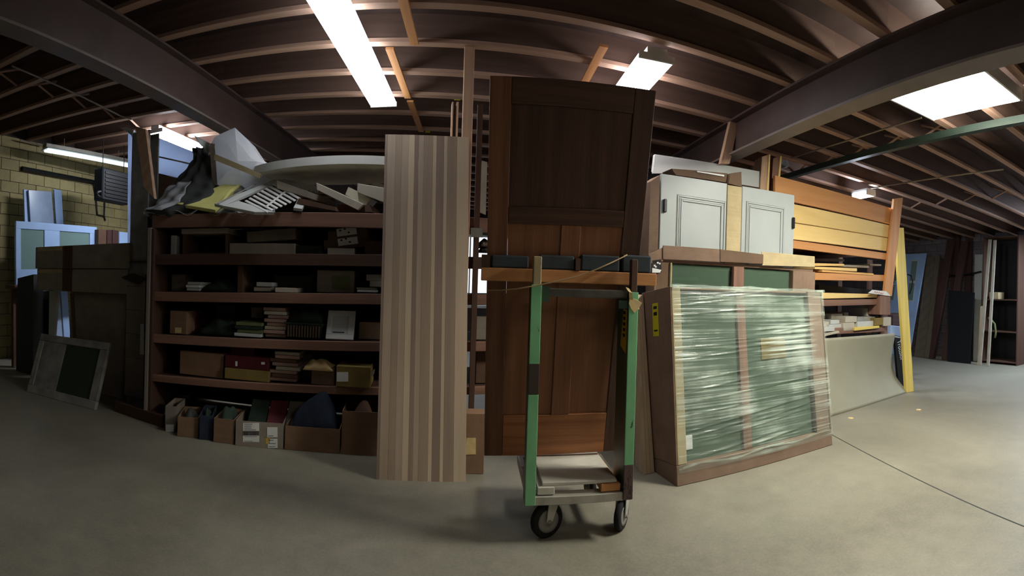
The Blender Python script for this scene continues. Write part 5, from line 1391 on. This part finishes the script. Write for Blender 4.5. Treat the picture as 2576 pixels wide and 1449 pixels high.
pts = [atX(x, y, XR-.2) for x, y in ((2374, 693), (2420, 693), (2446, 688), (2468, 683))]
o = MB().tube(pts, .02, 6).build('wall_rail', M['black']); tag(o, 'black pipe rail holding the dark posts on the right wall', 'rail')
lean_wall(((2383, 897), (2440, 906)), ((2386, 730), (2450, 736)), 9.75, 9.95, .05, 'black_sheet', 'black', 'black sheet standing in front of the dark posts on the right wall', 'panel')
lean_wall(((2448, 905), (2462, 907)), ((2452, 640), (2472, 640)), 10.3, XR-.06, .04, 'pale_plank', 'greywhite', 'pale scarred plank leaning on the right wall right of the black sheet', 'plank')
for (pb, pt, mt, lb) in ((((2462, 850), (2469, 852)), ((2486, 602), (2494, 602)), 'moulding', 'beige slim moulding leaning at the far right, left one'), (((2484, 758), (2491, 758)), ((2499, 604), (2506, 604)), 'moulding', 'beige slim moulding leaning at the far right, right one'),
        (((2458, 905), (2466, 906)), ((2466, 770), (2474, 770)), 'stave_pale', 'rough pale board standing low at the far right')):
    lean_wall(pb, pt, 9.7, 9.95, .03, 'moulding', mt, lb, 'moulding', floor=True)
dkc = thing('storage_cabinet', 'dark open cabinet at the far right edge behind the beige mouldings', 'cabinet', (10.2, atX(2490, 800, 10.2).y, 0))
y0c, y1c = atX(2560, 800, 10.1).y, atX(2470, 800, 10.1).y; zc3 = atX(2490, 595, 10.1).z
MB().box(WORLD, 10.1, 10.6, y1c-.03, y1c, .002, zc3, 'v').build('side_panel', M['rack_dark'], dkc); MB().box(WORLD, 10.1, 10.6, y0c, y0c+.03, .002, zc3, 'v').build('side_panel', M['rack_dark'], dkc)
for z_ in (.05, .75, 1.5, zc3-.04): MB().box(WORLD, 10.1, 10.6, y0c+.03, y1c-.03, z_, z_+.03, 'd').build('shelf', M['rack_dark'], dkc)
MB().box(WORLD, 10.58, 10.6, y0c+.03, y1c-.03, .08, zc3-.04, 'v').build('back_panel', M['black'], dkc)
p = atX(2500, 702, 10.15); tag(MB().box(WORLD, 10.12, 10.4, p.y-.15, p.y+.1, 1.531, 1.531+.16, 'd').build('carton', M['card_light'], bevel=.004), 'small pale carton on the dark cabinet at the far right', 'carton')
pts = [atX(x, y, 10.05) for x, y in ((2486, 800), (2494, 806), (2502, 815), (2505, 835), (2503, 850))]
tag(MB().tube(pts, .03, 6).build('hose', M['olive'], smooth=True), 'olive hose hanging on the dark cabinet at the far right', 'hose')

# ------------------------------------------------------------------ left end
# stacked cartons
ga, gb = atZ(178, 1000, 0), atZ(322, 1004, 0)
Yb = 4.55
def lbox(x0, y0, x1, y1, Y, dp, name, mat, label, cat, z0=None):
    p, q = at(x0, y1, Y), at(x1, y0, Y); zb_ = p.z if z0 is None else z0
    zt_ = (at(x0, y0, Y).z+at(x1, y0, Y).z)/2
    o = MB().box(WORLD, p.x, q.x, Y, Y+dp, zb_, zt_).build(name, M[mat], bevel=.008); o['_t'] = zt_; tag(o, label, cat); return o
o1 = lbox(172, 736, 318, 1000, Yb, .7, 'tall_carton', 'card_grey', 'tall brown carton at the bottom of the stack left of the grey column', 'carton', .001)
q = [at(x, y, Yb-.004) for x, y in ((184, 850), (192, 850), (186, 738), (176, 738))]; MB().slab(*q, .003).build('tape', M['card_dark'], o1)
z1 = o1['_t']
o2 = lbox(92, 676, 322, 733, Yb-.12, .85, 'flat_carton', 'card_grey', 'lower of two wide flat cartons on the stack left of the grey column', 'carton', z1+.002)
o3 = lbox(88, 617, 325, 674, Yb-.15, .85, 'flat_carton', 'card_grey', 'upper of two wide flat cartons on the stack left of the grey column', 'carton', o2['_t']+.002)
for o, Y in ((o2, Yb-.12), (o3, Yb-.15)):
    zt_ = o['_t']; zb_ = (z1 if o is o2 else o2['_t'])+.004
    a, b = at(158, 680, Y).x, at(182, 680, Y).x
    MB().box(WORLD, a, b, Y-.005, Y-.0005, zb_, zt_-.002, 'v').build('tape_band', M['rack_dark'], o)
    a, b = at(262, 660, Y).x, at(267, 660, Y).x
    MB().box(WORLD, at(92, 680, Y).x+.02, at(158, 680, Y).x-.02, Y-.004, Y-.0005, zt_-.06, zt_-.004).build('label', M['card_light'], o)
# window sash leaning in front
a, b = atZ(66, 985, 0), atZ(238, 1032, 0)
tl_ = at(86, 842, a.y+.32)
Fs = face_frame(a, b, a+Vector((.03, .33, 1)))
ws = thing('window_unit', 'grey-framed window sash with dark glass leaning at the foot of the carton stack', 'window', a)
Wd = Fs.px(238, 1030)[0]; Hh = Fs.px(170, 848)[1]
shx = .12*Hh
MB().box(Fs, 0, Wd, 0, .05, 0, .10).build('rail', M['column'], ws, bevel=.006); MB().box(Fs, 0, Wd, 0, .05, Hh-.09, Hh).build('rail', M['column'], ws, bevel=.006)
MB().box(Fs, 0, .09, 0, .05, .1005, Hh-.0905, 'v').build('stile', M['column'], ws, bevel=.006); MB().box(Fs, Wd-.12, Wd, 0, .05, .1005, Hh-.0905, 'v').build('stile', M['column'], ws, bevel=.006)
MB().box(Fs, .0905, Wd*.42, .01, .03, .1005, Hh-.0905, 'v').build('side_panel', M['column'], ws)
MB().box(Fs, Wd*.42+.001, Wd-.1205, .018, .026, .1005, Hh-.0905, 'v').build('glass_pane', M['glass_dark'], ws)
# black heater hung under the ceiling on the wall, with its gas pipe
hp_ = atX(300, 470, -5.9)
ht = thing('unit_heater', 'black unit heater hanging beside the cream block wall', 'heater', hp_)
y0h, y1h = atX(258, 470, -5.9).y, atX(330, 470, -5.9).y
z0h, z1h = atX(290, 508, -5.9).z, atX(290, 428, -5.9).z
MB().box(WORLD, -6.12, -5.9, y0h, y1h, z0h, z1h, 'v').build('housing', M['blackheater'], ht, bevel=.02)
for k in range(7):
    z_ = z0h+.08+(z1h-z0h-.16)*k/6; MB().box(WORLD, -5.895, -5.885, y0h+.06, y1h-.06, z_-.02, z_+.015, 'd').build('louvre', M['black'], ht)
for y_ in (y0h+.1, y1h-.1): MB().tube([Vector((-6.0, y_, z1h)), Vector((-6.0, y_, ceil_z(-6.0)))], .008, 6).build('hanger', M['black'], ht)
ring = [atX(258+8*cos(t)-6, 489+7*sin(t), -5.95) for t in [k*pi/6 for k in range(3, 14)]]
MB().tube(ring, .03, 8).build('flue_elbow', M['black'], ht, smooth=True)
pts = [atX(x, y, -7.26) for x, y in ((236, 462), (240, 490), (245, 540), (262, 544), (263, 510), (270, 505), (283, 505))]
o = MB().tube(pts, .022, 8).build('gas_pipe', M['black']); tag(o, 'black bent gas pipe on the cream block wall beside the heater', 'pipe')
pts = [atX(262, 544, -7.26), atX(265, 555, -7.26)]
MB().tube(pts, .018, 8).build('drip_leg', M['black'], o)
pts = [atX(x, y, -7.25) for x, y in ((55, 424), (140, 440), (250, 461), (330, 475))]
tag(MB().tube(pts, .045, 8).build('wall_pipe', M['black']), 'black pipe running along the top of the cream block wall', 'pipe')
# pale doors stored along the left wall
gd = thing('glazed_door', 'pale blue door with two glass lights lying on its long edge before the cream block wall', 'door', atX(150, 640, -6.4))
XG = -6.4
tlg, trg = atX(60, 557, XG), atX(240, 571, XG); blg, brg = atX(60, 648, XG), atX(252, 640, XG)
zb_ = 1.45; h2 = tlg.z
Fg = Fr((XG, tlg.y, 0), (trg-tlg), (0, 0, 1))
G = lambda x, y: Fg.px(x, y)
u0, v0_ = G(40, 556); u1, v1_ = G(244, 571); vb2 = min(G(150, 660)[1], 1.6)
vtm = (v0_+v1_)/2
a0, a1 = G(112, 610)[0], G(150, 610)[0]; a2 = G(226, 610)[0]
vg = (G(150, 582)[1]+G(200, 584)[1])/2
MB().box(Fg, u0, u1, 0, .045, vg, vtm).build('rail', M['paleblue'], gd, bevel=.004); MB().box(Fg, u0, u1, 0, .045, vb2-.25, vb2).build('rail', M['paleblue'], gd, bevel=.004)
MB().box(Fg, u0, u0+.1, 0, .045, vb2, vg, 'v').build('stile', M['paleblue'], gd); MB().box(Fg, a0, a1, 0, .045, vb2, vg, 'v').build('stile', M['paleblue'], gd); MB().box(Fg, a2, u1, 0, .045, vb2, vg, 'v').build('stile', M['paleblue'], gd)
for (p_, q_) in ((u0+.1, a0), (a1, a2)): MB().box(Fg, p_+.001, q_-.001, .015, .025, vb2+.001, vg-.001).build('glass_pane', M['glass_blue'], gd)
base = thing('trestle', 'low dark trestle table under the pale blue glazed door at the left wall', 'table', (XG-.2, (tlg.y+trg.y)/2, 0))
MB().box(Fg, u0-.1, u1+.1, -.1, .16, vb2-.31, vb2-.252).build('table_top', M['brown'], base)
for uu in (u0, u1-.06):
    for dd in (-.05, .08): MB().box(Fg, uu, uu+.06, dd, dd+.06, 0.001, vb2-.311, 'v').build('leg', M['brown'], base)
for (pts, Xp, mt, lb) in (
        ([(62, 556), (84, 557), (72, 478), (60, 476)], -6.95, 'paleblue', 'narrow pale blue leaf leaning on the cream wall, leftmost of three'),
        ([(88, 556), (150, 562), (130, 482), (72, 478)], -6.9, 'bluewrap', 'wide pale blue-grey leaf leaning on the cream wall, middle of three'),
        ([(153, 562), (168, 563), (155, 479), (136, 476)], -6.88, 'paleblue', 'slim pale blue leaf leaning on the cream wall, rightmost of three')):
    q = [atX(x, y, Xp) for x, y in pts]
    ex_ = [q[0]+(q[0]-q[3])*((q[0].z-.0)/(q[3].z-q[0].z)), q[1]+(q[1]-q[2])*((q[1].z-.0)/(q[2].z-q[1].z))]
    for e, y_ in zip(ex_, (q[0].y, q[1].y)): e.z = .002; e.x = Xp+.2; e.y = y_
    tag(MB().slab(ex_[0], ex_[1], q[2], q[3], .035, 'v', back=(-1, 0, 0)).build('door_leaf', M[mt], bevel=.004), lb, 'door', 'leaves leaning on the cream wall')
for (pts, Xp, mt, nm, lb) in (([(250, 618), (268, 618), (268, 578), (248, 577)], -6.3, 'brown', 'board', 'dark brown board end right of the pale blue glazed door'), ([(270, 618), (283, 618), (282, 578), (270, 578)], -6.3, 'darkplank', 'board', 'darker board end, second right of the pale blue glazed door'),
        ([(285, 618), (304, 618), (299, 580), (284, 578)], -6.3, 'darkplank', 'board', 'purplish board end, third right of the pale blue glazed door'), ([(304, 618), (323, 618), (322, 585), (301, 583)], -6.5, 'paleblue', 'panel', 'small pale blue panel beside the grey column, right of the board ends')):
    q = [atX(x, y, Xp) for x, y in pts]
    for p in q[:2]: p.z = .002
    tag(MB().slab(*q, .2, 'v', back=(-1, 0, 0)).build(nm, M[mt], bevel=.004), lb, nm)
for (pts, Y, mt, nm, lb, cat) in (
        ([(96, 838), (130, 836), (130, 730), (94, 735)], 4.9, 'black', 'dark_board', 'black board behind the window sash at the far left', 'board'),
        ([(122, 838), (128, 838), (146, 732), (124, 732)], 4.7, 'greywhite', 'white_strip', 'white torn strip left of the tall carton', 'strip'),  # bright floor beyond a gap, put in as a white strip
        ([(88, 840), (98, 842), (92, 700), (80, 702)], 4.8, 'moulding', 'stake', 'pale stake at the far left behind the window sash', 'stake'),
        ([(40, 960), (82, 970), (84, 690), (44, 700)], 4.6, 'darkgrey', 'dark_cabinet', 'dark cabinet at the far left edge behind the window sash', 'cabinet')):
    q = [at(x, y, Y) for x, y in pts]
    for p in q[:2]: p.z = .002
    tag(MB().slab(*q, .05 if nm != 'dark_cabinet' else .2, 'v').build(nm, M[mt], bevel=.003), lb, cat)

for o in MADE:
    for k in ('_o', '_box', '_t'):
        if k in o: del o[k]
